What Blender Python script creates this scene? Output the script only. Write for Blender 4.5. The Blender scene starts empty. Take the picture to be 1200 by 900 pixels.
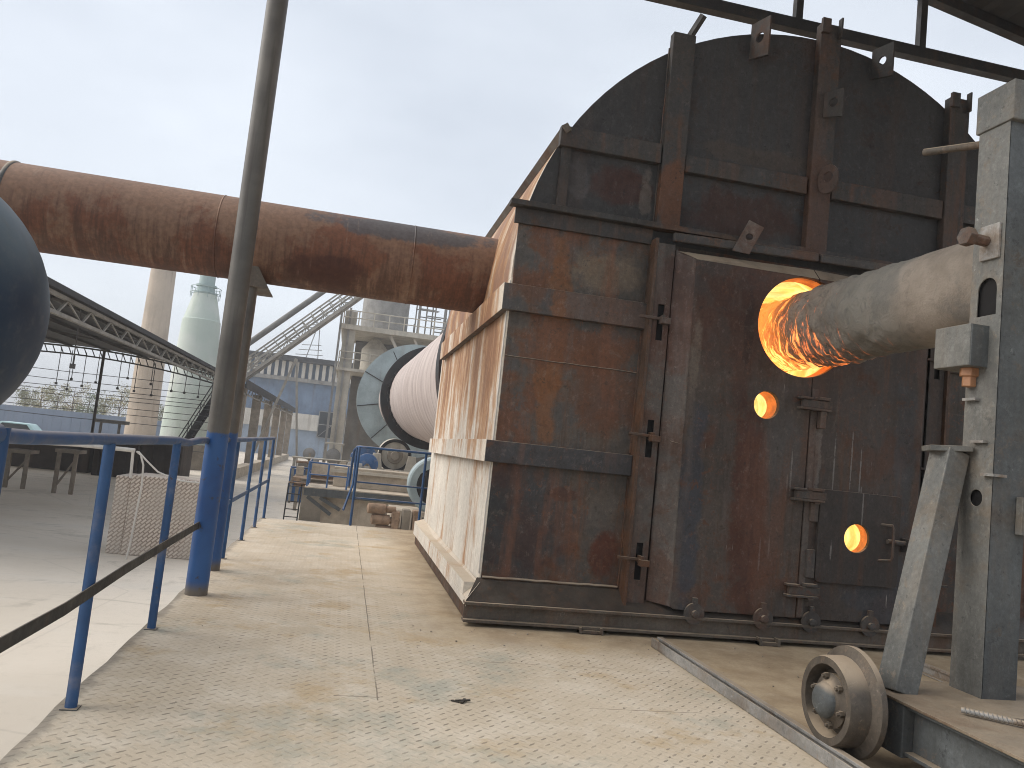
import bpy, bmesh, math, random
from mathutils import Vector, Matrix
R = math.radians
PI = math.pi
random.seed(7)
S = bpy.context.scene
COL = S.collection

# ------------------------------------------------------------------ camera
YAW, PITCH, ROLL, FPX = R(11.278), R(5.079), R(-6.0416), 937.2
Fv = Vector((math.sin(YAW)*math.cos(PITCH), math.cos(YAW)*math.cos(PITCH), math.sin(PITCH)))
R0 = Vector((math.cos(YAW), -math.sin(YAW), 0)); U0 = R0.cross(Fv)
Rv = math.cos(ROLL)*R0 - math.sin(ROLL)*U0
Uv = math.sin(ROLL)*R0 + math.cos(ROLL)*U0
EYE = Vector((0, 0, 1.3))
cd = bpy.data.cameras.new('camera'); cam = bpy.data.objects.new('camera', cd); COL.objects.link(cam)
cd.sensor_fit = 'HORIZONTAL'; cd.sensor_width = 36; cd.lens = FPX/1200*36
cd.clip_start = .05; cd.clip_end = 3000
M = Matrix((Rv, Uv, -Fv)).transposed().to_4x4(); M.translation = EYE
cam.matrix_world = M
S.camera = cam

def at(x, y, Y):
    """survey point: where the sight line to pixel (x, y) meets the vertical plane at distance Y"""
    d = Fv*FPX + Rv*(x-600) + Uv*(450-y)
    return EYE + d*(Y/d.y)

# ------------------------------------------------------------------ sky, sun, exposure
SUN_EL, SUN_AZ = R(42), R(-78)      # azimuth measured from +Y towards +X
w = bpy.data.worlds.new('World'); S.world = w; w.use_nodes = True
nt = w.node_tree; nt.nodes.clear()
sky = nt.nodes.new('ShaderNodeTexSky'); sky.sky_type = 'NISHITA'; sky.sun_disc = False
sky.sun_elevation = SUN_EL; sky.sun_rotation = SUN_AZ
sky.air_density = 1.0; sky.dust_density = 4.0; sky.ozone_density = 1.0
tc = nt.nodes.new('ShaderNodeTexCoord')
mp = nt.nodes.new('ShaderNodeMapping'); mp.inputs['Scale'].default_value = (1, 1, 2.6)
nz = nt.nodes.new('ShaderNodeTexNoise'); nz.inputs['Scale'].default_value = 1.5; nz.inputs['Detail'].default_value = 5
cr = nt.nodes.new('ShaderNodeValToRGB')
cr.color_ramp.elements[0].position = .36; cr.color_ramp.elements[0].color = (3.55, 3.85, 4.3, 1)
cr.color_ramp.elements[1].position = .64; cr.color_ramp.elements[1].color = (4.9, 5.2, 5.6, 1)
mx = nt.nodes.new('ShaderNodeMix'); mx.data_type = 'RGBA'; mx.inputs[0].default_value = .86
bg = nt.nodes.new('ShaderNodeBackground'); bg.inputs['Strength'].default_value = .1
wo = nt.nodes.new('ShaderNodeOutputWorld')
L = nt.links.new
L(tc.outputs['Generated'], mp.inputs['Vector']); L(mp.outputs[0], nz.inputs['Vector']); L(nz.outputs['Fac'], cr.inputs[0])
L(sky.outputs[0], mx.inputs[6]); L(cr.outputs[0], mx.inputs[7]); L(mx.outputs[2], bg.inputs[0]); L(bg.outputs[0], wo.inputs[0])
sd = bpy.data.lights.new('sun', 'SUN'); sd.energy = 1.7; sd.angle = R(60); sd.color = (1, .96, .9)
so = bpy.data.objects.new('sun', sd); COL.objects.link(so)
sdir = Vector((math.sin(SUN_AZ)*math.cos(SUN_EL), math.cos(SUN_AZ)*math.cos(SUN_EL), math.sin(SUN_EL)))
so.rotation_euler = sdir.to_track_quat('Z', 'Y').to_euler(); so.location = (-30, 10, 40)
S.view_settings.view_transform = 'Standard'; S.view_settings.look = 'None'
S.view_settings.exposure = 0.95; S.view_settings.gamma = 1; S.view_settings.use_curve_mapping = False
S.cycles.filter_width = 1.0; S.cycles.max_bounces = 6; S.cycles.diffuse_bounces = 4; S.cycles.glossy_bounces = 3

# ------------------------------------------------------------------ material builder
class G:
    def __init__(s, name):
        s.mat = bpy.data.materials.new(name); s.mat.use_nodes = True
        s.t = s.mat.node_tree; s.t.nodes.clear(); s.geo = s.t.nodes.new('ShaderNodeNewGeometry')
        s.pos = s.geo.outputs['Position']; s.nrm = s.geo.outputs['Normal']; s._xyz = None; s._nxyz = None
    def set(s, inp, v):
        if hasattr(v, 'links') or isinstance(v, bpy.types.NodeSocket): s.t.links.new(v, inp)
        elif isinstance(v, (tuple, list)) and len(v) == 3 and inp.type == 'RGBA': inp.default_value = (*v, 1)
        else: inp.default_value = v
    def m(s, op, a, b=0.0, clamp=False):
        n = s.t.nodes.new('ShaderNodeMath'); n.operation = op; n.use_clamp = clamp
        s.set(n.inputs[0], a); s.set(n.inputs[1], b); return n.outputs[0]
    def vm(s, op, a, b):
        n = s.t.nodes.new('ShaderNodeVectorMath'); n.operation = op
        s.set(n.inputs[0], a); s.set(n.inputs[1], b); return n.outputs[0]
    def xyz(s):
        if not s._xyz:
            n = s.t.nodes.new('ShaderNodeSeparateXYZ'); s.t.links.new(s.pos, n.inputs[0]); s._xyz = n.outputs
        return s._xyz
    def up(s):
        if not s._nxyz:
            n = s.t.nodes.new('ShaderNodeSeparateXYZ'); s.t.links.new(s.nrm, n.inputs[0]); s._nxyz = n.outputs
        return s._nxyz[2]
    def comb(s, x, y, z):
        n = s.t.nodes.new('ShaderNodeCombineXYZ')
        for i, v in enumerate((x, y, z)): s.set(n.inputs[i], v)
        return n.outputs[0]
    def scl(s, v, off=(0, 0, 0)):
        return s.vm('ADD', s.vm('MULTIPLY', s.pos, v), off)
    def noise(s, scale, detail=5, rough=.6, vec=None, dist=0.0):
        n = s.t.nodes.new('ShaderNodeTexNoise'); n.inputs['Scale'].default_value = scale
        n.inputs['Detail'].default_value = detail; n.inputs['Roughness'].default_value = rough
        n.inputs['Distortion'].default_value = dist
        s.t.links.new(vec or s.pos, n.inputs['Vector']); return n.outputs['Fac']
    def voro(s, scale, vec=None, feature='F1', out='Distance'):
        n = s.t.nodes.new('ShaderNodeTexVoronoi'); n.feature = feature; n.inputs['Scale'].default_value = scale
        s.t.links.new(vec or s.pos, n.inputs['Vector']); return n.outputs[out]
    def rng(s, f, lo, hi, a=0.0, b=1.0):
        n = s.t.nodes.new('ShaderNodeMapRange'); n.interpolation_type = 'SMOOTHSTEP'
        s.set(n.inputs[0], f); n.inputs[1].default_value = lo; n.inputs[2].default_value = hi
        n.inputs[3].default_value = a; n.inputs[4].default_value = b; return n.outputs[0]
    def mix(s, f, a, b, mode='MIX'):
        n = s.t.nodes.new('ShaderNodeMix'); n.data_type = 'RGBA'; n.blend_type = mode
        s.set(n.inputs[0], f); s.set(n.inputs[6], a); s.set(n.inputs[7], b); return n.outputs[2]
    def blob(s, c, r, fuzz=.22, nscale=4.0):
        q_ = min(v for v in r if v)
        if q_ < .03: nscale = 14.0
        elif q_ < .08: nscale = 9.0
        """a stain with a ragged outline: centre c, half-sizes r (0 ignores that axis)"""
        inv = tuple(1/q if q else 0 for q in r)
        v = s.vm('MULTIPLY', s.vm('SUBTRACT', s.pos, c), inv)
        n = s.t.nodes.new('ShaderNodeVectorMath'); n.operation = 'LENGTH'; s.t.links.new(v, n.inputs[0])
        d = s.m('ADD', n.outputs['Value'], s.m('MULTIPLY', s.m('SUBTRACT', s.noise(nscale, 6, .65), .5), 2.2))
        return s.rng(d, 1+fuzz, 1-fuzz)
    def out(s, col, rough=.7, metal=0.0, bump=None, bs=.3, bd=.01, emit=None, es=1.0, spec=.4):
        b = s.t.nodes.new('ShaderNodeBsdfPrincipled'); o = s.t.nodes.new('ShaderNodeOutputMaterial')
        s.set(b.inputs['Base Color'], col); s.set(b.inputs['Roughness'], rough); s.set(b.inputs['Metallic'], metal)
        b.inputs['Specular IOR Level'].default_value = spec
        if bump is not None:
            n = s.t.nodes.new('ShaderNodeBump'); n.inputs['Strength'].default_value = bs; n.inputs['Distance'].default_value = bd
            s.t.links.new(bump, n.inputs['Height']); s.t.links.new(n.outputs[0], b.inputs['Normal'])
        if emit is not None:
            s.set(b.inputs['Emission Color'], emit); s.set(b.inputs['Emission Strength'], es)
        s.t.links.new(b.outputs[0], o.inputs[0]); return s.mat

DUST = (.40, .315, .225)
def steel(name, base, rust, rust_amt=.5, base2=None, streak=.5, dust=.8, rust2=(.20, .075, .025), rough=.62, blobs=(), pale=0.0, sc=1.0, scratches=0.0, lines=(), mo=.24):
    """weathered plate: two-tone scale, rust patches, run marks, dust on the ledges"""
    g = G(name)
    big = g.noise(1.1*sc, 6, .62); mid = g.noise(5.0*sc, 6, .65, dist=.4); fine = g.noise(42*sc, 4, .7)
    run = g.noise(1.0, 5, .6, g.scl((9*sc, 9*sc, .55*sc)))
    c = g.mix(g.rng(mid, .35, .68), base, base2 or tuple(q*1.5 for q in base))
    lim = .72-.4*rust_amt
    c = g.mix(g.m('MULTIPLY', g.rng(g.m('ADD', big, g.m('MULTIPLY', g.m('SUBTRACT', mid, .5), .55)), lim-.05, lim+.09), .9), c, rust)
    c = g.mix(g.m('MULTIPLY', g.rng(run, .55, .72), streak), c, rust2)
    c = g.mix(g.m('MULTIPLY', g.rng(run, .46, .3), streak*.6), c, tuple(q*.45 for q in base))
    run2 = g.noise(1.0, 5, .7, g.scl((26*sc, 26*sc, 1.3*sc), (4, 4, 0)))
    c = g.mix(g.m('MULTIPLY', g.rng(run2, .56, .68), streak*.7), c, tuple(q*.5 for q in rust))
    for col, cen, rad, amt in blobs:
        c = g.mix(g.m('MULTIPLY', g.blob(cen, rad), amt), c, col)
    for col, ax, p_, lo, hi, wd in lines:
        d = g.m('ABSOLUTE', g.m('SUBTRACT', g.xyz()[2], p_)); c = g.mix(g.m('MULTIPLY', g.rng(d, wd, wd*.4), .6), c, col)
    if pale:
        c = g.mix(g.m('MULTIPLY', g.rng(g.noise(2.3*sc, 8, .75, dist=1.2), .6, .7), pale), c, (.21, .175, .14))
    tone = g.noise(.55*sc, 4, .6, g.scl((1, 1, 1), (7, 2, 5)))
    c = g.mix(g.rng(tone, .32, .62, .5, 0), c, (0, 0, 0))
    wide = g.noise(1.0, 5, .62, g.scl((3.2*sc, 3.2*sc, .38*sc), (8, 1, 6)))
    c = g.mix(g.m('MULTIPLY', g.rng(wide, .53, .66), streak), c, tuple(min(.4, q*1.35) for q in rust))
    c = g.mix(g.m('MULTIPLY', g.rng(wide, .45, .34), streak*.9), c, tuple(min(.4, q*1.55) for q in base))
    spk = g.noise(15*sc, 9, .78); zone = g.rng(g.noise(1.5*sc, 4, .6, g.scl((1, 1, 1), (3, 8, 1))), .42, .6)
    c = g.mix(g.m('MULTIPLY', g.m('MULTIPLY', g.rng(spk, .56, .60), zone), .75), c, tuple(q*1.15 for q in rust))
    c = g.mix(g.m('MULTIPLY', g.rng(g.noise(11*sc, 9, .8, g.scl((1, 1, 1), (1, 5, 2)), .8), .61, .64), g.m('MULTIPLY', zone, .55)), c, tuple(min(.5, q*2.6) for q in base))
    c = g.mix(g.m('MULTIPLY', g.rng(spk, .42, .36), .6), c, tuple(q*.4 for q in base))
    mott = g.noise(19*sc, 10, .82, g.scl((1, 1, .7), (2, 9, 4)))
    c = g.mix(g.rng(mott, .47, .40, 0, mo), c, tuple(q*.28 for q in base))
    c = g.mix(g.rng(mott, .54, .62, 0, mo), c, tuple(min(.5, q*2.1) for q in (base2 or base)))
    pz = g.m('MULTIPLY', g.rng(g.noise(1.9*sc, 5, .65, g.scl((1, 1, 1), (11, 3, 2))), .52, .60), .9)
    c = g.mix(g.m('MULTIPLY', pz, g.rng(g.noise(8*sc, 10, .8, g.scl((1, 1, 1), (5, 5, 1)), .6), .55, .575)), c, tuple(q*.9 for q in rust))
    c = g.mix(g.m('MULTIPLY', pz, g.rng(g.noise(26*sc, 8, .8, None, .8), .63, .66, 0, mo)), c, tuple(min(.5, q*3.6) for q in base))
    if scratches:
        v = g.noise(1.0, 3, .5, g.scl((60, 60, 3.5)))
        msk = g.m('MULTIPLY', g.rng(v, .69, .73), g.rng(g.noise(2.2, 2), .5, .6))
        c = g.mix(g.m('MULTIPLY', msk, scratches), c, (.42, .38, .34))
    c = g.mix(g.rng(fine, .2, .85), g.mix(.32, c, (0, 0, 0)), c)
    if dust:
        d = g.m('MULTIPLY', g.rng(g.up(), .35, .85), g.rng(g.noise(6, 4), .25, .55, .55, 1))
        c = g.mix(g.m('MULTIPLY', d, dust), c, DUST)
    return g.out(c, g.rng(mid, .3, .7, rough-.12, rough+.16), .12, g.m('ADD', g.m('ADD', g.m('MULTIPLY', fine, .3), mid), g.m('MULTIPLY', spk, 1.0)), .5, .008)

def paint(name, col, chip=(.07, .05, .04), amt=.3, dirt=.3, rough=.45, dust=.5, sc=1.0):
    g = G(name)
    big = g.noise(2.2*sc, 6, .65); fine = g.noise(22*sc, 6, .7)
    c = g.mix(g.rng(big, .3, .75), tuple(q*.75 for q in col), tuple(min(1, q*1.2) for q in col))
    c = g.mix(g.m('MULTIPLY', g.rng(g.noise(5*sc, 5), .5, .75), dirt), c, DUST)
    if amt: c = g.mix(g.rng(fine, .74-.16*amt, .78-.16*amt), c, chip)
    c = g.mix(g.m('MULTIPLY', g.rng(g.up(), .4, .9), dust), c, DUST)
    return g.out(c, g.rng(big, .3, .7, rough, rough+.25), 0, fine, .15, .004)

def plain(name, col, var=.25, rough=.8, sc=3.0, bump=.2, streak=0.0):
    g = G(name); n = g.noise(sc, 6, .65)
    c = g.mix(g.rng(n, .25, .75), tuple(q*(1-var) for q in col), tuple(min(1, q*(1+var)) for q in col))
    if streak:
        r = g.noise(1, 5, .6, g.scl((2.4, 2.4, .15)))
        c = g.mix(g.m('MULTIPLY', g.rng(r, .5, .72), streak), c, (.16, .11, .07))
    return g.out(c, rough, 0, g.noise(sc*8, 4), bump, .01)

MAT = {}
RUST = (.095, .032, .014)
MAT['hood'] = steel('hood_steel', (.086, .078, .070), (.155, .066, .035), .42, (.140, .112, .088), .6, .85, pale=.6, blobs=[
    ((.23, .095, .034), (1.55, 6.25, 2.25), (.10, 0, .95), .7), ((.17, .068, .030), (1.75, 6.25, 2.22), (.5, 0, .2), .8),
    ((.125, .040, .020), (2.14, 6.25, .60), (.11, 0, .22), .95), ((.22, .165, .115), (1.95, 6.25, 2.88), (.3, 0, .16), .7),
    ((.13, .060, .034), (2.05, 6.25, 1.85), (.3, 0, .3), .7), ((.040, .046, .056), (1.45, 6.25, .8), (.35, 0, .5), .55),
    ((.10, .042, .026), (1.75, 6.25, 1.03), (.12, 0, .05), .8), ((.17, .14, .115), (2.1, 6.25, .95), (.12, 0, .2), .5)],
    lines=[((.20, .15, .11), 'z', 2.085, 1.2, 2.3, .006)])
MAT['arch'] = steel('arch_steel', (.040, .038, .037), (.052, .034, .027), .22, (.062, .060, .059), .3, .7, pale=.3, rust2=(.08, .045, .028), blobs=[
    ((.062, .026, .018), (1.98, 6.25, 3.62), (.26, 0, .17), .9), ((.056, .024, .016), (3.1, 6.25, 3.55), (.5, 0, .2), .85),
    ((.15, .125, .105), (2.22, 6.25, 3.6), (.05, 0, .2), .75), ((.10, .095, .095), (1.62, 6.25, 3.62), (.1, 0, .15), .6), ((.085, .065, .05), (3.2, 6.25, 4.1), (.6, 0, .08), .6)])
MAT['rib'] = steel('rib_steel', (.050, .047, .045), (.10, .052, .032), .22, (.076, .066, .058), .4, .8, blobs=[
    ((.15, .062, .028), (2.42, 6.2, 3.55), (.16, 0, .3), .85), ((.11, .052, .032), (3.78, 6.2, 3.7), (.14, 0, .6), .6),
    ((.15, .085, .05), (2.9, 6.1, 3.26), (.7, 0, .07), .6)])
MAT['band'] = steel('band_steel', (.082, .076, .072), (.14, .072, .046), .4, (.135, .11, .09), .4, .95, blobs=[
    ((.055, .055, .060), (1.75, 6.2, 1.3), (.9, 0, .2), .8), ((.17, .105, .08), (1.95, 6.2, 2.55), (.45, 0, .15), .6), ((.22, .09, .035), (1.55, 6.2, 2.55), (.06, 0, .15), .7)])
DR = lambda x, z, h: ((.27, .25, .23), (x, 6.05, z), (.007, 0, h*1.2), .75)
MAT['door'] = steel('door_steel', (.092, .074, .062), (.135, .060, .035), .42, (.138, .108, .088), .5, .6, scratches=1.0, pale=.35, blobs=[
    ((.115, .040, .022), (3.25, 6.05, 1.1), (.16, 0, .95), .8), ((.105, .044, .026), (3.12, 6.05, 2.5), (.1, 0, .7), .6),
    ((.058, .066, .084), (2.76, 6.05, 1.0), (.10, 0, .75), .75), ((.125, .115, .108), (3.52, 6.05, 1.6), (.16, 0, .4), .55),
    ((.088, .048, .036), (3.0, 6.05, 2.55), (.5, 0, .45), .5), ((.24, .195, .15), (2.70, 6.05, 2.2), (.04, 0, .3), .5), ((.045, .03, .025), (3.15, 6.05, 2.55), (.04, 0, .3), .6),
    ((.11, .105, .105), (3.95, 6.05, .36), (.3, 0, .12), .5), DR(3.63, 1.40, .16), DR(3.60, 1.3, .06), DR(3.4, .72, .1), DR(3.48, .78, .07)])
MAT['door_dark'] = steel('door_steel_dark', (.072, .057, .049), (.105, .053, .034), .40, (.102, .081, .066), .5, .6, scratches=1.0, pale=.4, blobs=[
    ((.066, .072, .082), (4.6, 6.05, .45), (.35, 0, .3), .7), ((.078, .082, .088), (4.68, 6.05, 1.6), (.10, 0, .8), .6), ((.26, .235, .21), (3.86, 6.05, 1.6), (.035, 0, .3), .6),
    DR(4.02, 1.48, .22), DR(4.18, 1.55, .2), DR(4.27, 1.45, .16), DR(4.29, 1.12, .16), DR(4.05, 1.1, .1), DR(4.2, .7, .09), DR(4.45, 1.25, .05)])
MAT['hatch'] = steel('hatch_steel', (.050, .042, .038), (.075, .042, .03), .4, (.075, .062, .054), .3, .9, scratches=1.0, pale=.5, blobs=[DR(4.29, 1.15, .14), DR(4.02, .8, .06)])
MAT['dustplate'] = steel('dusty_carriage_plate', mo=.16, base=(.24, .19, .135), rust=(.20, .13, .08), rust_amt=.4, base2=(.34, .27, .19), streak=.2, dust=.45, sc=1.4)
MAT['rusty'] = steel('rusty_steel', (.095, .06, .042), (.15, .07, .036), .5, (.13, .082, .056), .4, .6)
MAT['bevel'] = steel('bevel_steel', (.125, .108, .095), (.13, .072, .05), .45, (.155, .13, .112), .4, .7, pale=.4, blobs=[((.13, .06, .04), (2.5, 6.1, 2.6), (.3, 0, .5), .8)])
MAT['ibeam'] = steel('beam_steel', mo=.16, base=(.15, .125, .10), rust=(.15, .09, .058), rust_amt=.4, base2=(.16, .13, .10), streak=.3, dust=.95)
MAT['sill'] = steel('sill_steel', (.024, .023, .025), (.055, .03, .022), .3, (.04, .035, .032), .5, .12, rough=.42)
MAT['grey'] = steel('grey_primer', mo=.16, base=(.175, .176, .164), rust=(.21, .175, .135), rust_amt=.3, base2=(.24, .238, .22), streak=.25, dust=.85, rust2=(.17, .13, .09), rough=.6)
MAT['greydark'] = steel('grey_primer_dark', mo=.16, base=(.105, .112, .112), rust=(.14, .12, .10), rust_amt=.25, base2=(.14, .152, .155), streak=.25, dust=.8, rust2=(.12, .10, .08), rough=.6)  # darker copy of grey; on post and bracket it paints the shaded sides
MAT['wheel'] = steel('wheel_steel', mo=.16, base=(.12, .10, .08), rust=(.15, .11, .078), rust_amt=.45, base2=(.17, .138, .105), streak=.2, dust=.9)
MAT['rail'] = steel('rail_steel', mo=.16, base=(.34, .33, .31), rust=(.24, .18, .13), rust_amt=.4, base2=(.48, .46, .43), streak=.2, dust=.8)
MAT['canopy'] = steel('canopy_steel', mo=.16, base=(.030, .029, .030), rust=(.06, .04, .03), rust_amt=.2, base2=(.045, .043, .042), streak=.2, dust=.2)
MAT['black'] = plain('recess_shade', (.008, .007, .007), .2, .9)  # black standing in for the shade inside slots and openings
MAT['darksteel'] = steel('dark_flat_steel', mo=.16, base=(.022, .023, .024), rust=(.05, .04, .033), rust_amt=.25, base2=(.04, .04, .04), streak=.2, dust=.3)
MAT['blue'] = paint('blue_paint', (.026, .080, .195), amt=.6, dirt=.28, dust=.45)
MAT['bluefar'] = paint('blue_paint_dusty', (.05, .13, .30), amt=0, dirt=.4, dust=.6)
MAT['tank'] = None
MAT['cream'] = None
def mk_cream(name, col, orange=.8, top=False):
    g = G(name)
    run = g.noise(1, 7, .68, g.scl((1, 2.7, .3))); run2 = g.noise(1, 6, .7, g.scl((1, 16, .8), (3, 0, 0)))
    big = g.noise(1.6, 5); fine = g.noise(30, 5, .7)
    c = g.mix(g.rng(big, .3, .7), tuple(q*.82 for q in col), col)
    hi = g.rng(g.xyz()[2], .7, 2.2)
    th = g.m('SUBTRACT', .575, g.m('MULTIPLY', hi, .115))
    run = g.m('ADD', g.m('MULTIPLY', run, .62), g.m('MULTIPLY', g.noise(2.6, 7, .7, g.scl((1, 1.6, .8), (0, 3, 0)), .6), .38)); d0 = hi
    d = g.m('SUBTRACT', run, th)
    c = g.mix(g.m('MULTIPLY', g.rng(d, -.07, .05), orange), c, (.40, .185, .055))
    c = g.mix(g.m('MULTIPLY', g.rng(d, .03, .11), orange*.8), c, (.19, .075, .035))
    c = g.mix(g.m('MULTIPLY', g.rng(run2, .55, .68), .6), c, (.30, .15, .07))
    c = g.mix(g.m('MULTIPLY', g.rng(run2, .42, .3), .35), c, (.78, .71, .60))
    if top: c = g.mix(g.rng(g.noise(2.0, 5, .6, g.scl((1, 1.2, .9))), .4, .62, 0, .8), c, (.24, .13, .09))
    c = g.mix(g.rng(g.m('ADD', g.xyz()[1], g.m('MULTIPLY', big, .25)), 6.55, 6.42, 0, .8), c, (.74, .68, .58))  # edge highlight at the front corner painted as a pale strip
    c = g.mix(g.rng(fine, .25, .8), g.mix(.3, c, (.08, .05, .03)), c)
    c = g.mix(g.m('MULTIPLY', g.rng(g.up(), .4, .9), .8), c, (.45, .36, .26))
    return g.out(c, .75, 0, g.m('ADD', fine, g.m('MULTIPLY', run2, 1.2)), .3, .006)
MAT['cream'] = mk_cream('limewashed_steel', (.74, .69, .61), .85)
MAT['creamshell'] = mk_cream('limewashed_shell', (.66, .55, .43), .9, True)
g = G('rusty_duct')
P = g.xyz()
run = g.noise(1, 7, .7, g.scl((13, 2.0, 1.3))); big = g.noise(1.0, 6, .6); fine = g.noise(26, 5, .7)
c = g.mix(g.rng(big, .3, .7), (.19, .098, .058), (.265, .155, .10))
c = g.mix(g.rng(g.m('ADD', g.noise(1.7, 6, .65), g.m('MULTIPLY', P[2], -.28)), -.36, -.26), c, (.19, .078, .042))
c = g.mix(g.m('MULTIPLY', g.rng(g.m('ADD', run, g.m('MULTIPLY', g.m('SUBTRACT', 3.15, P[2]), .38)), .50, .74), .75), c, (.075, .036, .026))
c = g.mix(g.m('MULTIPLY', g.blob((.35, 7.7, 3.32), (.75, 0, .12)), .85), c, (.075, .078, .085))
c = g.mix(g.m('MULTIPLY', g.blob((-.35, 7.7, 2.82), (.35, 0, .14)), .8), c, (.07, .026, .018))
c = g.mix(g.m('MULTIPLY', g.rng(run, .30, .42, 1, 0), .4), c, (.30, .215, .16))
c = g.mix(g.rng(fine, .25, .75), g.mix(.4, c, (.02, .01, .008)), c)
MAT['duct'] = g.out(c, .7, .05, g.m('ADD', fine, run), .35, .008)
g = G('dull_tank_paint')
P = g.xyz(); big = g.noise(1.6, 5)
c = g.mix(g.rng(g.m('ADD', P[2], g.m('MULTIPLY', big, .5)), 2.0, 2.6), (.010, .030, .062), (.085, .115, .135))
c = g.mix(g.rng(g.noise(9, 6, .7), .45, .8), c, g.mix(.35, c, (.15, .15, .14)))
c = g.mix(g.m('MULTIPLY', g.rng(g.noise(1, 5, .6, g.scl((6, 6, .6))), .55, .75), .35), c, (.06, .055, .045))
MAT['tank'] = g.out(c, .5, 0, g.noise(25, 5), .12, .004)
# roof post: bare weathered tube above, blue paint below
g = G('post_paint')
P = g.xyz(); n = g.noise(9, 5); n2 = g.noise(2, 5); run = g.noise(1, 5, .6, g.scl((14, 14, .8)))
top = g.mix(g.rng(n2, .3, .7), (.075, .069, .062), (.14, .128, .112))
top = g.mix(g.m('MULTIPLY', g.rng(run, .5, .7), .6), top, (.05, .04, .034))
bl = g.mix(g.rng(n2, .3, .7), (.018, .062, .19), (.03, .10, .27))
bl = g.mix(g.rng(n, .62, .7), bl, (.05, .045, .04))
bl = g.mix(g.rng(P[2], .12, .02), bl, (.14, .12, .10))
c = g.mix(g.rng(g.m('ADD', P[2], g.m('MULTIPLY', n, .08)), 1.27, 1.29), bl, top)
MAT['post'] = g.out(c, .5, 0, n, .2, .004)
# castable-covered burner: lumpy grey crust; streaks near the mouth emit in place of firelight
g = G('burner_crust')
P = g.xyz()
fine = g.noise(30, 6, .75); lump = g.noise(9, 6, .7, dist=1.2)
c = g.mix(g.rng(g.noise(3, 5), .3, .7), (.22, .185, .15), (.345, .293, .243))
c = g.mix(g.m('MULTIPLY', g.rng(lump, .50, .66), g.rng(P[1], 4.3, 5.3, .15, .9)), c, (.13, .115, .10))
c = g.mix(g.m('MULTIPLY', g.rng(P[1], 4.6, 4.9), g.rng(P[1], 5.9, 5.2, 0, .6)), c, (.17, .175, .16))
c = g.mix(g.m('MULTIPLY', g.rng(g.noise(1.7, 5, .7), .52, .64), .6), c, (.15, .145, .135))
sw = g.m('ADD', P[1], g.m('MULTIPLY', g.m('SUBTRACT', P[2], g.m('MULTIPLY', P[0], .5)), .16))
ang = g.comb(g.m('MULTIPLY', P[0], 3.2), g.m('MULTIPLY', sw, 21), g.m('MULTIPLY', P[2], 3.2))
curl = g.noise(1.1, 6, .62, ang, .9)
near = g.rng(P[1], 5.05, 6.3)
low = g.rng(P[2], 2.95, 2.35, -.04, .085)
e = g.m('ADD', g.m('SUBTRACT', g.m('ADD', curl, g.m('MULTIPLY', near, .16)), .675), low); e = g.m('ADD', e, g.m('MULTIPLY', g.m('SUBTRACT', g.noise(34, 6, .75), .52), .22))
firelit = g.m('MULTIPLY', g.rng(e, 0.0, .11), g.rng(g.m('ADD', P[1], g.m('MULTIPLY', low, 3.0)), 5.0, 5.35))  # streak mask: firelight on the pipe painted as emission, fading outwards
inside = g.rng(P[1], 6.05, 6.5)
es = g.m('ADD', g.m('MULTIPLY', firelit, g.rng(P[1], 5.0, 6.1, .12, .85)), g.m('MULTIPLY', inside, .6))
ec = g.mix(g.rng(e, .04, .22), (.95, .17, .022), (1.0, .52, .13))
c = g.mix(g.m('MULTIPLY', near, .2), c, (.22, .16, .12))
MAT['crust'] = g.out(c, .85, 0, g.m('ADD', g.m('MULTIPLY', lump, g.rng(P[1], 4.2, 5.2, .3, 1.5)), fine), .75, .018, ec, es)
# fire and hot lining
g = G('fire_glow')
n = g.noise(2.2, 5, .6, dist=1.0)
MAT['fire'] = g.out((.05, .02, .01), .9, emit=g.mix(g.rng(n, .35, .65), (1.0, .46, .08), (1.0, .74, .25)), es=g.rng(g.noise(4, 3), .35, .65, .62, .95))
g = G('firelit_refractory')
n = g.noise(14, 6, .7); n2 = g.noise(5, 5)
MAT['brick'] = plain('refractory_brick', (.35, .24, .16), .3, .9, 5)
MAT['firelit'] = g.out((.5, .27, .14), .9, bump=n, bs=.8, bd=.02, emit=g.mix(g.rng(n2, .3, .7), (.55, .075, .010), (.80, .21, .03)), es=g.rng(n, .3, .65, .10, .42))  # firelight falling on the collars is put in as emission

# dusty chequer plate
g = G('chequer_plate')
P = g.xyz()
def lens(ox, oy, sgn, pitch=.074):
    u = g.m('DIVIDE', g.m('ADD', P[0], ox), pitch); v = g.m('DIVIDE', g.m('ADD', P[1], oy), pitch)
    fu = g.m('SUBTRACT', g.m('FRACT', g.m('ADD', u, 1000.0)), .5); fv = g.m('SUBTRACT', g.m('FRACT', g.m('ADD', v, 1000.0)), .5)
    a = g.m('MULTIPLY', g.m('ADD', fu, g.m('MULTIPLY', fv, sgn)), .7071); b = g.m('MULTIPLY', g.m('SUBTRACT', fv, g.m('MULTIPLY', fu, sgn)), .7071)
    d = g.m('ADD', g.m('POWER', g.m('DIVIDE', a, .30), 2.0), g.m('POWER', g.m('DIVIDE', b, .085), 2.0))
    return g.rng(d, 1.35, .55)
la = lens(0, 0, 1.0); lb = lens(.037, .037, -1.0)
lug = g.m('MAXIMUM', la, g.m('MULTIPLY', lb, .4))
big = g.noise(.75, 6, .62); mid = g.noise(3.2, 6, .65, dist=.5); fine = g.noise(40, 5, .75)
c = g.mix(g.rng(big, .3, .7), (.51, .425, .315), (.62, .525, .405))
c = g.mix(g.rng(mid, .42, .72, 0, .75), c, (.68, .60, .49))
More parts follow.
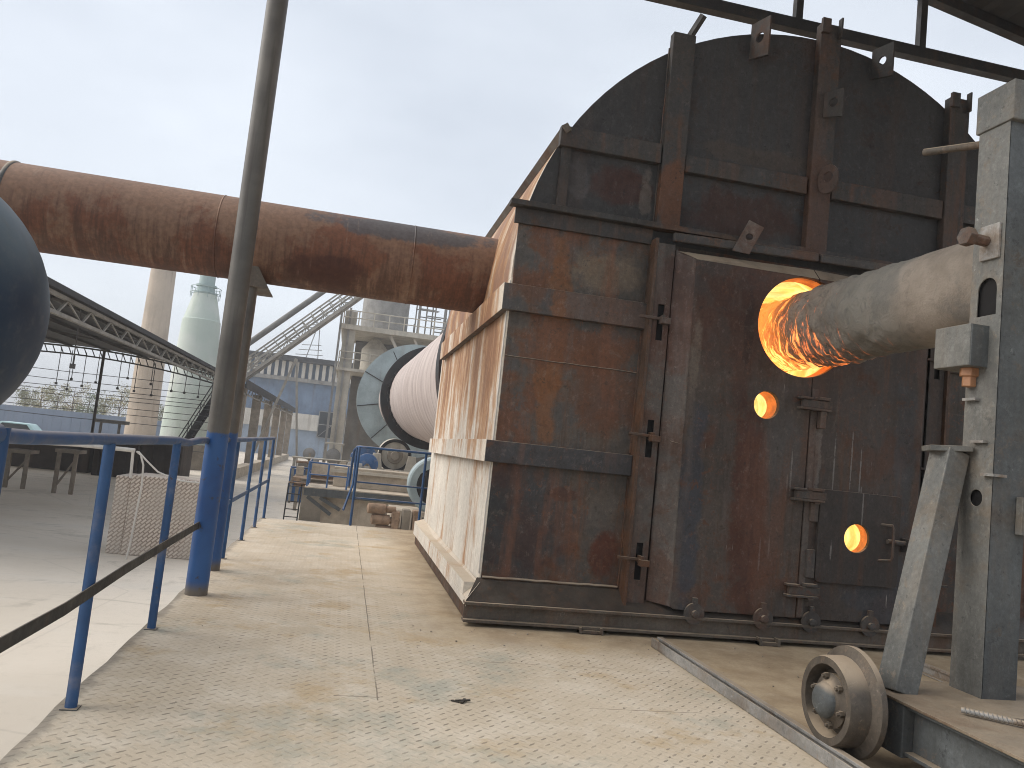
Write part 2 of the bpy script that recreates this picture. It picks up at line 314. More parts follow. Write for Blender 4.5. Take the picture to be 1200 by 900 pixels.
c = g.mix(g.rng(g.noise(1.6, 6, .7, g.scl((1, 1, 1), (9, 4, 0))), .52, .68, 0, .85), c, (.50, .375, .23))
c = g.mix(g.rng(g.noise(1.1, 6, .7, g.scl((1, 1, 1), (2, 14, 0))), .52, .68, 0, .75), c, (.38, .375, .31))
worn = g.rng(g.noise(1.3, 6, .7, g.scl((1, 1, 1), (5, 1, 0))), .34, .62, .12, 1.0)
front = g.rng(P[1], 8.5, 5.0, .5, 1)
clean = g.m('MULTIPLY', g.m('MULTIPLY', lug, worn), front)
clean = g.m('MULTIPLY', clean, g.rng(g.noise(9, 4), .35, .55, .3, 1))
drift = g.m('MAXIMUM', g.rng(P[0], 2.3, 2.55), g.m('MULTIPLY', g.rng(P[0], .45, 1.0), g.rng(P[1], 5.2, 5.8)))
drift = g.m('MULTIPLY', drift, g.rng(mid, .3, .5, .7, 1))
clean = g.m('MULTIPLY', clean, g.m('SUBTRACT', 1.0, drift))
c = g.mix(g.m('MULTIPLY', clean, .7), c, (.15, .13, .105))
c = g.mix(g.m('MULTIPLY', drift, .85), c, g.mix(g.rng(g.noise(2.6, 6, .7), .35, .65), (.30, .215, .13), (.46, .355, .23)))
wob = g.m('MULTIPLY', g.m('SUBTRACT', g.noise(4, 3), .5), .012)
def seam(axis, pos, lo, hi, wd=.006):
    d = g.m('ABSOLUTE', g.m('SUBTRACT', g.m('ADD', P[axis], wob), pos))
    o = P[1-axis]
    inr = g.m('MULTIPLY', g.m('GREATER_THAN', o, lo), g.m('LESS_THAN', o, hi))
    return g.m('MULTIPLY', g.m('MULTIPLY', g.rng(d, wd, wd*.3), inr), g.rng(g.noise(2.3, 4), .36, .5))
sm = None
for ax, p_, lo, hi in ((0, .32, 4.2, 12.4), (1, 5.05, 1.0, 2.3), (1, 7.6, -1.0, .32), (1, 7.45, .32, 1.1), (1, 4.25, .1, .33), (1, 4.22, 1.45, 2.1), (1, 10.1, -1.0, 1.1), (1, 3.2, .8, 1.6)):
    q = seam(ax, p_, lo, hi); sm = q if sm is None else g.m('MAXIMUM', sm, q)
c = g.mix(g.m('MULTIPLY', sm, .7), c, (.10, .08, .06))
spot = g.m('MULTIPLY', g.rng(g.voro(5.5), .035, .02), g.rng(g.noise(.9, 2), .5, .6))
c = g.mix(g.m('MULTIPLY', spot, .8), c, (.05, .045, .04))
c = g.mix(g.m('MULTIPLY', g.rng(g.noise(7, 9, .8, g.scl((1, .6, 1), (4, 4, 0)), 1.0), .62, .70), g.rng(g.noise(.8, 3, .5, g.scl((1, 1, 1), (1, 6, 0))), .45, .6)), c, (.27, .235, .19))
c = g.mix(g.rng(fine, .2, .8), g.mix(.22, c, (.1, .08, .06)), c)
edge = g.rng(g.m('ADD', P[0], g.m('MULTIPLY', g.noise(6, 4), .16)), -.93, -.99)
c = g.mix(g.m('MULTIPLY', edge, .6), c, (.21, .185, .155))
MAT['deck'] = g.out(c, .8, 0, g.m('ADD', g.m('MULTIPLY', lug, g.m('SUBTRACT', 1.0, g.m('MULTIPLY', drift, .8))), g.m('MULTIPLY', g.m('ADD', fine, mid), .35)), .6, .004, spec=.12)

g = G('yard_concrete')
big = g.noise(.12, 6, .6); mid = g.noise(.8, 6, .65, dist=1.0); arcn = g.noise(1, 5, .6, g.scl((.25, .9, 1)))
c = g.mix(g.rng(big, .3, .7), (.55, .485, .40), (.69, .62, .53))
c = g.mix(g.rng(arcn, .5, .68, 0, .6), c, (.60, .55, .48))
c = g.mix(g.rng(mid, .55, .72, 0, .45), c, (.30, .265, .215))
cr_ = g.rng(g.voro(.16, feature='DISTANCE_TO_EDGE'), .004, .001)
c = g.mix(g.m('MULTIPLY', cr_, .12), c, (.15, .13, .11))
stn = g.noise(1, 7, .7, g.scl((.35, .8, 1), (3, 7, 0)), 1.5)
c = g.mix(g.rng(stn, .55, .68, 0, .55), c, (.36, .315, .25))
c = g.mix(g.rng(g.noise(5, 6, .7), .5, .75, 0, .3), c, (.42, .37, .30))
MAT['yard'] = g.out(c, .85, 0, g.noise(20, 5), .2, .01)

MAT['kiln'] = None
g = G('kiln_shell_plate')
P = g.xyz(); n = g.noise(1.2, 6, .65); rings = g.noise(1, 4, .6, g.scl((.4, 2.6, .4)))
c = g.mix(g.rng(n, .3, .7), (.42, .35, .325), (.53, .455, .42))
c = g.mix(g.rng(rings, .45, .7, 0, .6), c, (.29, .215, .185))
fr = g.m('ABSOLUTE', g.m('SUBTRACT', g.m('FRACT', g.m('DIVIDE', P[1], 5.2)), .5))
c = g.mix(g.m('MULTIPLY', g.rng(fr, .012, .006), .5), c, (.12, .09, .08))
c = g.mix(g.rng(g.noise(1, 5, .7, g.scl((2.5, .5, .8))), .6, .75, 0, .5), c, (.52, .47, .43))
MAT['kiln'] = g.out(c, .7, .05, n, .2, .02)
MAT['tyre'] = steel('tyre_steel', (.018, .018, .020), (.05, .03, .025), .3, (.035, .032, .032), .2, .3)
MAT['guard'] = plain('guard_paint', (.30, .36, .37), .2, .6, 1.2, .1, .25)
MAT['conc'] = plain('dusty_concrete', (.43, .365, .285), .3, .9, 2.0, .3, .3)
MAT['concdark'] = plain('old_concrete', (.25, .215, .17), .3, .9, 1.5, .3, .4)
MAT['chimney'] = plain('chimney_render', (.42, .35, .28), .15, .9, .5, .1, .45)
MAT['scrub'] = None
g = G('scrubber_plastic')
P = g.xyz(); n = g.noise(.35, 5); r_ = g.noise(1, 5, .6, g.scl((1.6, 1.6, .12)))
c = g.mix(g.rng(n, .35, .65), (.46, .52, .46), (.56, .585, .54))
c = g.mix(g.rng(r_, .52, .7, 0, .5), c, (.38, .44, .36))
MAT['scrub'] = g.out(c, .6)
MAT['neck'] = plain('scrubber_stack', (.34, .42, .41), .12, .6, .8, .05)
MAT['shedroof'] = plain('shed_sheeting', (.040, .039, .040), .3, .8, .8, .2, .2)
MAT['truss'] = plain('truss_paint', (.25, .235, .205), .25, .7, 3, .1, .3)
MAT['trussdark'] = plain('truss_dark', (.09, .083, .075), .25, .7, 3, .1)
MAT['shedcol'] = plain('column_concrete', (.235, .20, .16), .3, .9, 2.5, .2, .5)
MAT['bin'] = plain('bin_steel', (.055, .042, .034), .35, .8, 1.5, .2, .4)
MAT['bluewall'] = plain('blue_cladding', (.15, .205, .295), .3, .7, .5, .1, .5)
MAT['bluewallpale'] = plain('pale_blue_cladding', (.29, .345, .42), .15, .7, .5, .1, .35)
MAT['whitewall'] = plain('white_wall', (.56, .53, .48), .12, .8, .8, .1, .35)
MAT['whitepipe'] = plain('white_pipe', (.58, .55, .50), .12, .6, 4, .1)
MAT['cream_steel'] = plain('cream_steel', (.47, .43, .36), .18, .75, 1.5, .1, .4)
MAT['convsteel'] = plain('conveyor_steel', (.32, .295, .255), .25, .75, 1.5, .1, .4)
MAT['convdark'] = plain('conveyor_dark', (.17, .165, .155), .25, .75, 1.5, .1, .3)
MAT['towerdark'] = plain('tower_cladding', (.15, .14, .125), .3, .8, 1.0, .1, .4)
MAT['greysteel'] = plain('dusty_steel', (.26, .25, .235), .25, .75, 1.5, .1, .35)
MAT['fence'] = plain('blue_fence_sheet', (.16, .20, .27), .15, .8, .15, .05, .2)
MAT['wire'] = plain('wire', (.10, .10, .10), .1, .6)
MAT['trunk'] = plain('bark', (.13, .10, .07), .3, .9, 6)
MAT['carpaint'] = plain('teal_car_paint', (.36, .52, .53), .1, .35, 2, 0)
MAT['glass'] = plain('dark_glass', (.03, .035, .04), .1, .15, 2, 0)
MAT['rubber'] = plain('rubber', (.02, .02, .02), .1, .9)
MAT['rustpale'] = plain('dusty_rust', (.27, .185, .125), .35, .9, 6, .3)
MAT['copper'] = plain('brass_bolt', (.33, .165, .085), .2, .5, 9, .1)
MAT['stick'] = plain('charred_scrap', (.05, .042, .035), .3, .9, 30)
def leafmat(name, a, b):
    g = G(name); n = g.noise(.5, 4)
    return g.out(g.mix(g.rng(n, .3, .7), a, b), .85)
MAT['leaf1'] = leafmat('leaves_olive', (.17, .17, .085), (.24, .23, .11))
MAT['leaf2'] = leafmat('leaves_straw', (.27, .23, .11), (.34, .29, .14))
MAT['leaf3'] = leafmat('leaves_green', (.10, .13, .06), (.15, .18, .08))
# pierced block stack
g = G('pierced_bricks')
P = g.xyz()
hv = g.m('ADD', P[0], P[1]); v = g.comb(g.m('MULTIPLY', g.m('ADD', hv, P[2]), .7071), g.m('MULTIPLY', g.m('SUBTRACT', P[2], hv), .7071), 0.0)
br = g.t.nodes.new('ShaderNodeTexBrick'); g.t.links.new(v, br.inputs['Vector'])
br.inputs['Scale'].default_value = 1.0; br.inputs['Brick Width'].default_value = .14; br.inputs['Row Height'].default_value = .062
br.inputs['Mortar Size'].default_value = .016; br.inputs['Mortar Smooth'].default_value = .4
br.inputs['Color1'].default_value = (.68, .60, .51, 1); br.inputs['Color2'].default_value = (.57, .49, .41, 1); br.inputs['Mortar'].default_value = (.30, .235, .19, 1)
c = g.mix(g.rng(g.noise(1.4, 5), .35, .7, 0, .55), br.outputs['Color'], (.47, .42, .36))
MAT['blocks'] = g.out(c, .9, 0, br.outputs['Fac'], -.6, .02)

# ------------------------------------------------------------------ mesh builder
class MB:
    def __init__(s): s.v = []; s.f = []
    def add(s, vs, fs):
        o = len(s.v); s.v += [Vector(q) for q in vs]; s.f += [tuple(i+o for i in f) for f in fs]; return s
    def box(s, x0, x1, y0, y1, z0, z1):
        vs = [(x, y, z) for z in (z0, z1) for y in (y0, y1) for x in (x0, x1)]
        return s.add(vs, [(0, 2, 3, 1), (4, 5, 7, 6), (0, 1, 5, 4), (2, 6, 7, 3), (0, 4, 6, 2), (1, 3, 7, 5)])
    def bar(s, p0, p1, w, h, up=(0, 0, 1), w1=None, h1=None):
        """rectangular bar p0 to p1; w across, h along 'up'"""
        p0, p1 = Vector(p0), Vector(p1); d = (p1-p0).normalized(); up = Vector(up)
        if abs(d.dot(up)) > .98: up = Vector((0, 1, 0))
        sx = d.cross(up).normalized(); uz = sx.cross(d).normalized()
        vs = []
        for p, ww, hh in ((p0, w, h), (p1, w1 or w, h1 or h)):
            for a, b in ((-1, -1), (1, -1), (1, 1), (-1, 1)): vs.append(p+sx*a*ww/2+uz*b*hh/2)
        return s.add(vs, [(3, 2, 1, 0), (4, 5, 6, 7), (0, 1, 5, 4), (1, 2, 6, 5), (2, 3, 7, 6), (3, 0, 4, 7)])
    def ibeam(s, p0, p1, w, h, tw, tf, up=(0, 0, 1)):
        up = Vector(up)
        p0, p1 = Vector(p0), Vector(p1)
        s.bar(p0+up*(h-tf)/2, p1+up*(h-tf)/2, w, tf, up); s.bar(p0-up*(h-tf)/2, p1-up*(h-tf)/2, w, tf, up)
        return s.bar(p0, p1, tw, h-2*tf, up)
    def tube(s, pts, r, n=12, caps=True, r1=None):
        pts = [Vector(p) for p in pts]; o = len(s.v); up = Vector((0, 0, 1)); prev = None
        for i, p in enumerate(pts):
            d = (pts[min(i+1, len(pts)-1)]-pts[max(i-1, 0)]).normalized()
            if prev is None:
                a = d.cross(up) if abs(d.dot(up)) < .95 else d.cross(Vector((0, 1, 0)))
            else: a = prev-d*prev.dot(d)
            a.normalize(); prev = a; b = d.cross(a)
            rr = r if r1 is None else r+(r1-r)*i/(len(pts)-1)
            for k in range(n):
                t = 2*PI*k/n; s.v.append(p+a*rr*math.cos(t)+b*rr*math.sin(t))
        for i in range(len(pts)-1):
            for k in range(n):
                k2 = (k+1) % n; s.f.append((o+i*n+k, o+i*n+k2, o+(i+1)*n+k2, o+(i+1)*n+k))
        if caps:
            s.f.append(tuple(o+k for k in reversed(range(n)))); s.f.append(tuple(o+(len(pts)-1)*n+k for k in range(n)))
        return s
    def lathe(s, c, axis, prof, n=32, close=False):
        """prof: (radius, distance along axis) list"""
        c, ax = Vector(c), Vector(axis).normalized()
        a = ax.cross(Vector((0, 0, 1)) if abs(ax.z) < .9 else Vector((0, 1, 0))).normalized(); b = ax.cross(a)
        o = len(s.v); m = len(prof)
        for r, h in prof:
            for k in range(n):
                t = 2*PI*k/n; s.v.append(c+ax*h+(a*math.cos(t)+b*math.sin(t))*r)
        for i in range(m if close else m-1):
            j = (i+1) % m
            for k in range(n):
                k2 = (k+1) % n; s.f.append((o+i*n+k, o+i*n+k2, o+j*n+k2, o+j*n+k))
        if not close:
            for i, rev in ((0, True), (m-1, False)):
                if prof[i][0] > 1e-4:
                    q = [o+i*n+k for k in range(n)]; s.f.append(tuple(reversed(q)) if rev else tuple(q))
        return s
    def plate(s, outline, holes, to3, thick):
        """flat plate with holes; outline/holes: 2-D loops; to3(u, v, t) gives the 3-D point, t in 0..thick"""
        bm = bmesh.new(); es = []
        for lp in [outline]+list(holes):
            vs = [bm.verts.new((u, v, 0)) for u, v in lp]
            es += [bm.edges.new((vs[i], vs[(i+1) % len(vs)])) for i in range(len(vs))]
        bmesh.ops.triangle_fill(bm, edges=es, use_beauty=True, use_dissolve=False)
        bm.verts.index_update()
        base = [(q.co.x, q.co.y) for q in bm.verts]; n = len(base)
        fs = [tuple(q.index for q in f.verts) for f in bm.faces]
        bd = [(e.verts[0].index, e.verts[1].index) for e in bm.edges if len(e.link_faces) == 1]
        bm.free()
        vs = [to3(u, v, 0) for u, v in base]+[to3(u, v, thick) for u, v in base]
        s.add(vs, fs+[tuple(i+n for i in reversed(f)) for f in fs]+[(a, b, b+n, a+n) for a, b in bd])
        return s
    def build(s, name, mat, parent=None, smooth=None, bevel=0.0, org=None):
        me = bpy.data.meshes.new(name)
        o = bpy.data.objects.new(name, me)
        if parent is not None: org = parent['_o']
        org = Vector(org if org is not None else (0, 0, 0))
        me.from_pydata([v-org for v in s.v], [], s.f)
        bm = bmesh.new(); bm.from_mesh(me); bmesh.ops.recalc_face_normals(bm, faces=bm.faces)
        if smooth is not None:
            for f in bm.faces: f.smooth = True
            for e in bm.edges:
                if len(e.link_faces) == 2 and e.calc_face_angle(0) > R(smooth): e.smooth = False
        bm.to_mesh(me); bm.free()
        me.materials.append(MAT[mat] if isinstance(mat, str) else mat)
        COL.objects.link(o); o['_o'] = list(org)
        if parent is None: o.location = org
        else: o.parent = parent
        if bevel:
            b = o.modifiers.new('bevel', 'BEVEL'); b.width = bevel; b.segments = 2; b.limit_method = 'ANGLE'; b.angle_limit = R(35)
        return o
def tag(o, label, cat, group=None):
    o['label'] = label; o['category'] = cat
    if group: o['group'] = group
    return o
def thing(name, label, cat, org, group=None):
    o = bpy.data.objects.new(name, None); COL.objects.link(o); o.location = org; o['_o'] = list(org); o.empty_display_size = .1
    return tag(o, label, cat, group)
def structure(o): o['kind'] = 'structure'; return o
def circ(cx, cz, r, n=40, rx=None): return [(cx+(rx or r)*math.cos(2*PI*k/n), cz+r*math.sin(2*PI*k/n)) for k in range(n)]
def xz(y): return lambda u, v, t: (u, y+t, v)
def yz(x): return lambda u, v, t: (x+t, u, v)
def dup(root, loc, label=None):
    def cp(o, p):
        c = o.copy(); COL.objects.link(c); c.parent = p
        for ch in list(o.children): cp(ch, c)
        return c
    r = cp(root, None); r.location = loc; r['_o'] = list(loc)
    if label: r['label'] = label
    return r

# ------------------------------------------------------------------ SETTING
H = -1.6                                   # yard level; the steel platform is z = 0
structure(MB().add([(-900, -300, H), (900, -300, H), (900, 1500, H), (-900, 1500, H)], [(0, 1, 2, 3)]).build('ground', 'yard'))
fl = MB()
ys = [-4+.24*k for k in range(70)]; ys = [y for y in ys if y < 12.45]+[12.45]
edge = [(-1.085+random.uniform(-.012, .012), y) for y in ys]
top = [(x, y, 0) for x, y in edge]+[(9.5, 12.45, 0), (9.5, -4, 0)]
n = len(top); fl.add(top+[(x, y, -.014) for x, y, z in top], [tuple(range(n)), tuple(range(2*n-1, n-1, -1))]+[(i, (i+1) % n, (i+1) % n+n, i+n) for i in range(n)])
structure(fl.build('platform_floor', 'deck'))
b = MB()
b.ibeam((-.95, -4, -.12), (-.95, 12.4, -.12), .09, .2, .008, .012)
for y in (-3.5, 0, 3.5, 7, 10.5, 12.3): b.ibeam((-.9, y, -.13), (9.4, y, -.13), .09, .19, .008, .012)
for x in (-.85, 3.5, 8.5):
    for y in (-3.4, 3.4, 9.4): b.box(x-.08, x+.08, y-.08, y+.08, H, -.225)
structure(b.build('platform_framing', 'bluefar'))

# ------------------------------------------------------------------ KILN HOOD (the big fired chamber)
XC, ZC, RH = 3.70, 2.73, 2.55              # arch centre and radius; walls at XC -/+ RH
YF, YB = 6.25, 10.75
hood = thing('kiln_hood', 'huge rusty steel kiln hood with arched top and glowing ports, standing on the platform', 'furnace', (XC, YF, 0))
arcpts = [(XC-RH*math.cos(PI*k/48), ZC+RH*math.sin(PI*k/48)) for k in range(49)]
# front wall: lower rectangle with the doorway, then the arch
op = [(2.72, .34), (4.80, .34), (4.80, 3.17), (2.72, 3.17)]
MB().plate([(XC-RH+.012, .30), (XC+RH, .30), (XC+RH, 3.20), (XC-RH+.012, 3.20)], [op], xz(YF), .02).build('front_wall', 'hood', hood)
ar = [p for p in arcpts if p[1] > 3.2]
zl = 3.2; xl = XC-math.sqrt(RH**2-(zl-ZC)**2)
MB().plate([(xl, zl)]+ar+[(2*XC-xl, zl)], [], xz(YF), .02).build('arch_plate', 'arch', hood)
# side walls and the vaulted shell
def side(x): return MB().box(min(x, x+.02), max(x, x+.02), YF+.003, YB, .30, ZC)
side(XC-RH).build('side_wall', 'cream', hood, bevel=.004)
side(XC+RH-.02).build('side_wall', 'hood', hood)
sh = MB(); o0 = []
for k, (x, z) in enumerate(arcpts): sh.v += [Vector((x, YF+.0205, z)), Vector((x, YB, z)), Vector((XC+(x-XC)*.985, YB, ZC+(z-ZC)*.985)), Vector((XC+(x-XC)*.985, YF+.0205, ZC+(z-ZC)*.985))]
for k in range(48):
    for j in range(4): sh.f.append((4*k+j, 4*k+(j+1) % 4, 4*k+4+(j+1) % 4, 4*k+4+j))
sh.build('vault_shell', 'creamshell', hood, smooth=40)
MB().plate([(XC-RH+.02, .3)]+[(XC+(x-XC)*.98, ZC+(z-ZC)*.98) for x, z in arcpts]+[(XC+RH-.02, .3)], [circ(XC, 2.75, 2.02, 48)], xz(YB), .02).build('back_wall', 'rusty', hood)
# edge angle running along the vault's shoulder
aa = R(150.5); ex, ez = XC+RH*math.cos(aa), ZC+RH*math.sin(aa)
MB().bar((ex-.02, YF-.1, ez+.015), (ex-.02, YB, ez+.015), .05, .07, (-.6, 0, .8)).build('shoulder_angle', 'ibeam', hood)
# base frame
b = MB().ibeam((1.02, 6.07, .105), (7.2, 6.07, .105), .10, .15, .012, .022); b.build('base_beam', 'ibeam', hood, bevel=.003)
MB().add([(1.03, 6.05, .183), (7.2, 6.05, .183), (7.2, YF, .33), (1.13, YF, .33), (1.03, 6.05, .178), (7.2, 6.05, .178), (7.2, YF, .18), (1.13, YF, .18)],
         [(0, 1, 2, 3), (4, 5, 6, 7), (0, 1, 5, 4), (1, 2, 6, 5), (2, 3, 7, 6), (3, 0, 4, 7)]).build('sloped_sill', 'sill', hood)
MB().add([(1.03, 6.046, .14), (1.03, YB, .14), (1.03, YB, .30), (1.03, 6.046, .30-.11), (1.148, 6.20, .30), (1.148, YB, .34)],
         [(0, 1, 2, 3), (3, 2, 5, 4)]).box(1.032, 1.146, 6.25, YB, .14, .29).build('side_sill', 'cream', hood)
MB().box(1.06, 1.14, 6.13, YB, .015, .14).build('side_beam', 'rusty', hood)
MB().box(1.3, 6.8, 6.5, 10.4, .004, .05).build('plinth', 'rusty', hood)
MB().box(XC-RH+.022, XC+RH-.022, YF-.05, YB, .24, .28).build('leak_stop_floor', 'rusty', hood)  # unseen plate added to stop chamber glow leaking out below
# wrap-round bands
for z0, z1, pr, xe in ((1.235, 1.405, .07, 2.29), (2.45, 2.665, .06, 2.30)):
    MB().plate([(XC-RH-pr, YF-pr), (xe, YF-pr), (xe, YF-.003), (XC-RH-.002, YF-.003), (XC-RH-.002, YB-.3), (XC-RH-pr, YB-.3)], [], lambda u, v, t, z0=z0: (u, v, z0+t), z1-z0).build('band', 'band', hood, bevel=.006)
    MB().box(XC-RH-pr-.004, XC-RH-pr, YF-pr+.004, YB-.3, z0-.002, z1+.002).build('band_face', 'cream', hood, bevel=.002)
    MB().box(5.05, XC+RH+.05, YF-pr, YF-.003, z0, z1).build('band', 'band', hood, bevel=.006)
b = MB().box(1.065, 6.33, YF-.10, YF-.004, 3.30, 3.345).box(1.12, 2.30, YF-.035, YF-.006, 3.17, 3.297)
b.build('spring_band', 'rib', hood, bevel=.004)
MB().bar((2.45, YF-.12, 3.235), (3.78, YF-.12, 3.265), .05, .075).build('door_track', 'band', hood, bevel=.012)
MB().bar((3.80, YF-.12, 3.262), (5.0, YF-.12, 3.275), .05, .075).build('door_track', 'band', hood, bevel=.012)
# channels between the ribs
for x0, x1, z0, z1 in ((1.42, 2.30, 3.86, 4.03), (2.52, 3.66, 3.83, 3.98), (3.90, 5.02, 3.83, 4.00), (5.24, 5.95, 3.83, 4.0)):
    MB().box(x0, x1, YF-.07, YF-.003, z0, z1).build('cross_channel', 'rib', hood, bevel=.005)
MB().box(1.45, 1.53, YF-.03, YF-.003, 3.345, 3.86).build('stiffener', 'rib', hood)
for xr, zt in ((2.41, 5.02), (3.78, 5.40), (5.13, 4.98)):
    b = MB().box(xr-.10, xr+.10, YF-.085, YF-.075, 3.345, zt)
    for q in (-1, 1): b.box(xr+q*.10-(.010 if q > 0 else 0), xr+q*.10+(.010 if q < 0 else 0), YF-.075, YF-.003, 3.345, zt)
    b.build('rib', 'rib', hood, bevel=.003)
    if xr != 2.41:
        MB().box(xr-.11, xr-.03, YF-.12, YF-.087, zt-.1, zt+.03).box(xr+.06, xr+.075, YF-.14, YF-.087, zt-.13, zt+.05).build('rib_cap', 'rib', hood)
# lower slotted uprights beside the door, with three wedge latches
slots = [(.42, .715), (1.40, 1.705), (2.36, 2.66)]
for xs, flip in ((2.40, 1), (5.02, -1)):
    MB().plate([(xs-.075, .19), (xs+.075, .19), (xs+.075, 3.17), (xs-.075, 3.17)], [[(xs-.028, a), (xs+.028, a), (xs+.028, c_), (xs-.028, c_)] for a, c_ in slots], xz(YF-.12), .012).build('slotted_strip', 'bevel' if flip > 0 else 'rib', hood)
    MB().box(xs-.06, xs+.06, YF-.09, YF-.08, .3, 3.1).build('slot_backing', 'black', hood)  # black sheet painting the dark depth of the slots
    MB().box(xs-.095*flip-.012, xs-.095*flip+.012, YF-.15, YF-.003, .20, 3.2).build('upright_angle', 'rusty', hood)
    if flip > 0:
        for a, c_ in slots:
            zm = (a+c_)/2+.02
            wl = MB().bar((xs-.19, YF-.15, zm+.004), (xs+.03, YF-.16, zm), .03, .022).bar((xs-.025, YF-.20, zm-.02), (xs+.05, YF-.20, zm-.022), .07, .05)
            wl.box(xs-.012, xs+.012, YF-.2, YF-.1, zm-.03, zm+.03)
            wl.build('wedge_latch', 'rusty' if a < 2 else 'band', hood, bevel=.004)
    else:
        for a, c_ in slots:
            MB().bar((xs-.14, YF-.15, a+.16), (xs+.2, YF-.15, a+.15), .03, .02).build('wedge_latch', 'rib', hood, bevel=.004)
# doors: left leaf and right leaf with the burner port cut through both
YD = 6.05; TD = .05; SX = 3.765           # door front, thickness, seam
PX, PZ, PR = 3.655, 2.63, .425            # burner port
def arc_cut(side_):
    ang = []
    for k in range(41):
        t = PI/2+PI*k/40 if side_ < 0 else -PI/2+PI*k/40
        ang.append((PX+PR*math.cos(t), PZ+PR*math.sin(t)))
    return ang
dx = SX-PX; dz = math.sqrt(PR**2-dx**2)
t0 = math.atan2(dz, dx)
lft = [(PX+PR*math.cos(t0+(2*PI-2*t0)*k/48), PZ+PR*math.sin(t0+(2*PI-2*t0)*k/48)) for k in range(49)]   # from upper seam round the left to lower seam
rgt = [(PX+PR*math.cos(-t0+2*t0*k/16), PZ+PR*math.sin(-t0+2*t0*k/16)) for k in range(17)]               # lower seam round the right to upper seam
SL = SX-.004; SR = SX+.004
lft[0] = (SL, lft[0][1]); lft[-1] = (SL, lft[-1][1]); rgt[0] = (SR, rgt[0][1]); rgt[-1] = (SR, rgt[-1][1])
DB, DT = .225, 3.06
PE = (3.365, 1.935, .115)                 # peep hole in the left leaf
ld = MB().plate([(2.635, DT), (2.665, DB+.02), (2.70, DB), (SL, DB), lft[-1]]+lft[::-1][1:-1]+[lft[0], (SL, DT)], [circ(PE[0], PE[1], PE[2], 28)], xz(YD), TD).build('left_door', 'door', hood, bevel=.004)
MB().add([(2.635, YD+.002, DT), (2.665, YD+.002, DB+.02), (2.50, YF-.105, DB+.04), (2.49, YF-.105, DT+.07), (2.635, YD+.03, DT), (2.665, YD+.03, DB+.02), (2.50, YF-.06, DB+.04), (2.49, YF-.06, DT+.07)],
         [(0, 1, 2, 3), (4, 5, 6, 7), (0, 1, 5, 4), (1, 2, 6, 5), (2, 3, 7, 6), (3, 0, 4, 7)]).build('bevelled_edge', 'bevel', ld)
MB().add([(2.635, YD+.002, DT), (SL, YD+.002, DT), (SL, YF-.10, DT+.10), (2.49, YF-.105, DT+.07), (2.635, YD+.03, DT), (SL, YD+.03, DT), (SL, YF-.07, DT+.10), (2.49, YF-.07, DT+.07)],
         [(0, 1, 2, 3), (4, 5, 6, 7), (0, 1, 5, 4), (1, 2, 6, 5), (2, 3, 7, 6), (3, 0, 4, 7)]).build('top_bevel', 'band', ld)
HC = (4.255, .915, .118)                   # hatch port centre
rd = MB().plate([(SR, DT), rgt[-1]]+rgt[::-1][1:-1]+[rgt[0], (SR, DB), (4.84, DB), (4.84, DT)], [circ(HC[0], HC[1], .17, 28)], xz(YD), TD).build('right_door', 'door_dark', hood, bevel=.004)
MB().add([(4.84, YD+.002, DT), (4.84, YD+.002, DB), (4.93, YF-.105, DB), (4.93, YF-.105, DT+.07), (4.80, YD+.03, DT), (4.80, YD+.03, DB), (4.9, YF-.06, DB), (4.9, YF-.06, DT+.07)],
         [(0, 1, 2, 3), (4, 5, 6, 7), (0, 1, 5, 4), (1, 2, 6, 5), (2, 3, 7, 6), (3, 0, 4, 7)]).build('bevelled_edge', 'rib', rd)
MB().add([(SR, YD+.002, DT), (4.84, YD+.002, DT), (4.93, YF-.105, DT+.07), (SR, YF-.10, DT+.10), (SR, YD+.03, DT), (4.84, YD+.03, DT), (4.9, YF-.07, DT+.07), (SR, YF-.07, DT+.10)],
         [(0, 1, 2, 3), (4, 5, 6, 7), (0, 1, 5, 4), (1, 2, 6, 5), (2, 3, 7, 6), (3, 0, 4, 7)]).build('top_bevel', 'rib', rd)
MB().box(SR+.002, SR+.055, YD-.008, YD-.001, DB+.01, 2.12).build('seam_strip', 'bevel', rd)
def bead(pts, par, r_=.006, mat='bevel'):
    out = [Vector(pts[0])]
    for a, c_ in zip(pts, pts[1:]):
        a, c_ = Vector(a), Vector(c_); nn = max(2, int((c_-a).length/.06))
        out += [a.lerp(c_, (k+1)/nn)+Vector((random.uniform(-.0025, .0025), 0, random.uniform(-.0025, .0025))) for k in range(nn)]
    MB().tube(out, r_, 6).build('weld_bead', mat, par, smooth=60)
bead([(2.49, YF-.107, DT+.07), (2.635, YD+.001, DT), (2.665, YD+.001, DB+.02)], ld, .005)
bead([(2.49, YF-.107, DT+.07), (2.50, YF-.107, DB+.04)], ld, .006)
bead([(2.565, 6.10, 1.55), (2.66, 6.052, 1.53)], ld, .004)
bead([(2.325, YF-.122, 3.15), (2.325, YF-.122, .2)], hood, .006, 'band')
bead([(1.165, YF-.004, 2.09), (2.29, YF-.004, 2.085)], hood, .005, 'band')
bead([(2.292, YF-.006, 1.42), (2.292, YF-.006, 2.44)], hood, .012, 'rusty')
bead([(2.292, YF-.006, .34), (2.292, YF-.006, 1.22)], hood, .012, 'rusty')
bead([(1.17, YF-.006, .335), (2.28, YF-.006, .335)], hood, .014, 'ibeam')
bead([(2.305, YF-.012, 3.36), (2.305, YF-.012, 4.9)], hood, .007, 'band')
bead([(SR+.01, YD-.004, 2.1), (SR+.012, YD-.004, .25)], rd, .004)
bead([(1.143, YF+.01, .36), (1.143, YF+.01, 2.7)], hood, .006, 'whitewall')
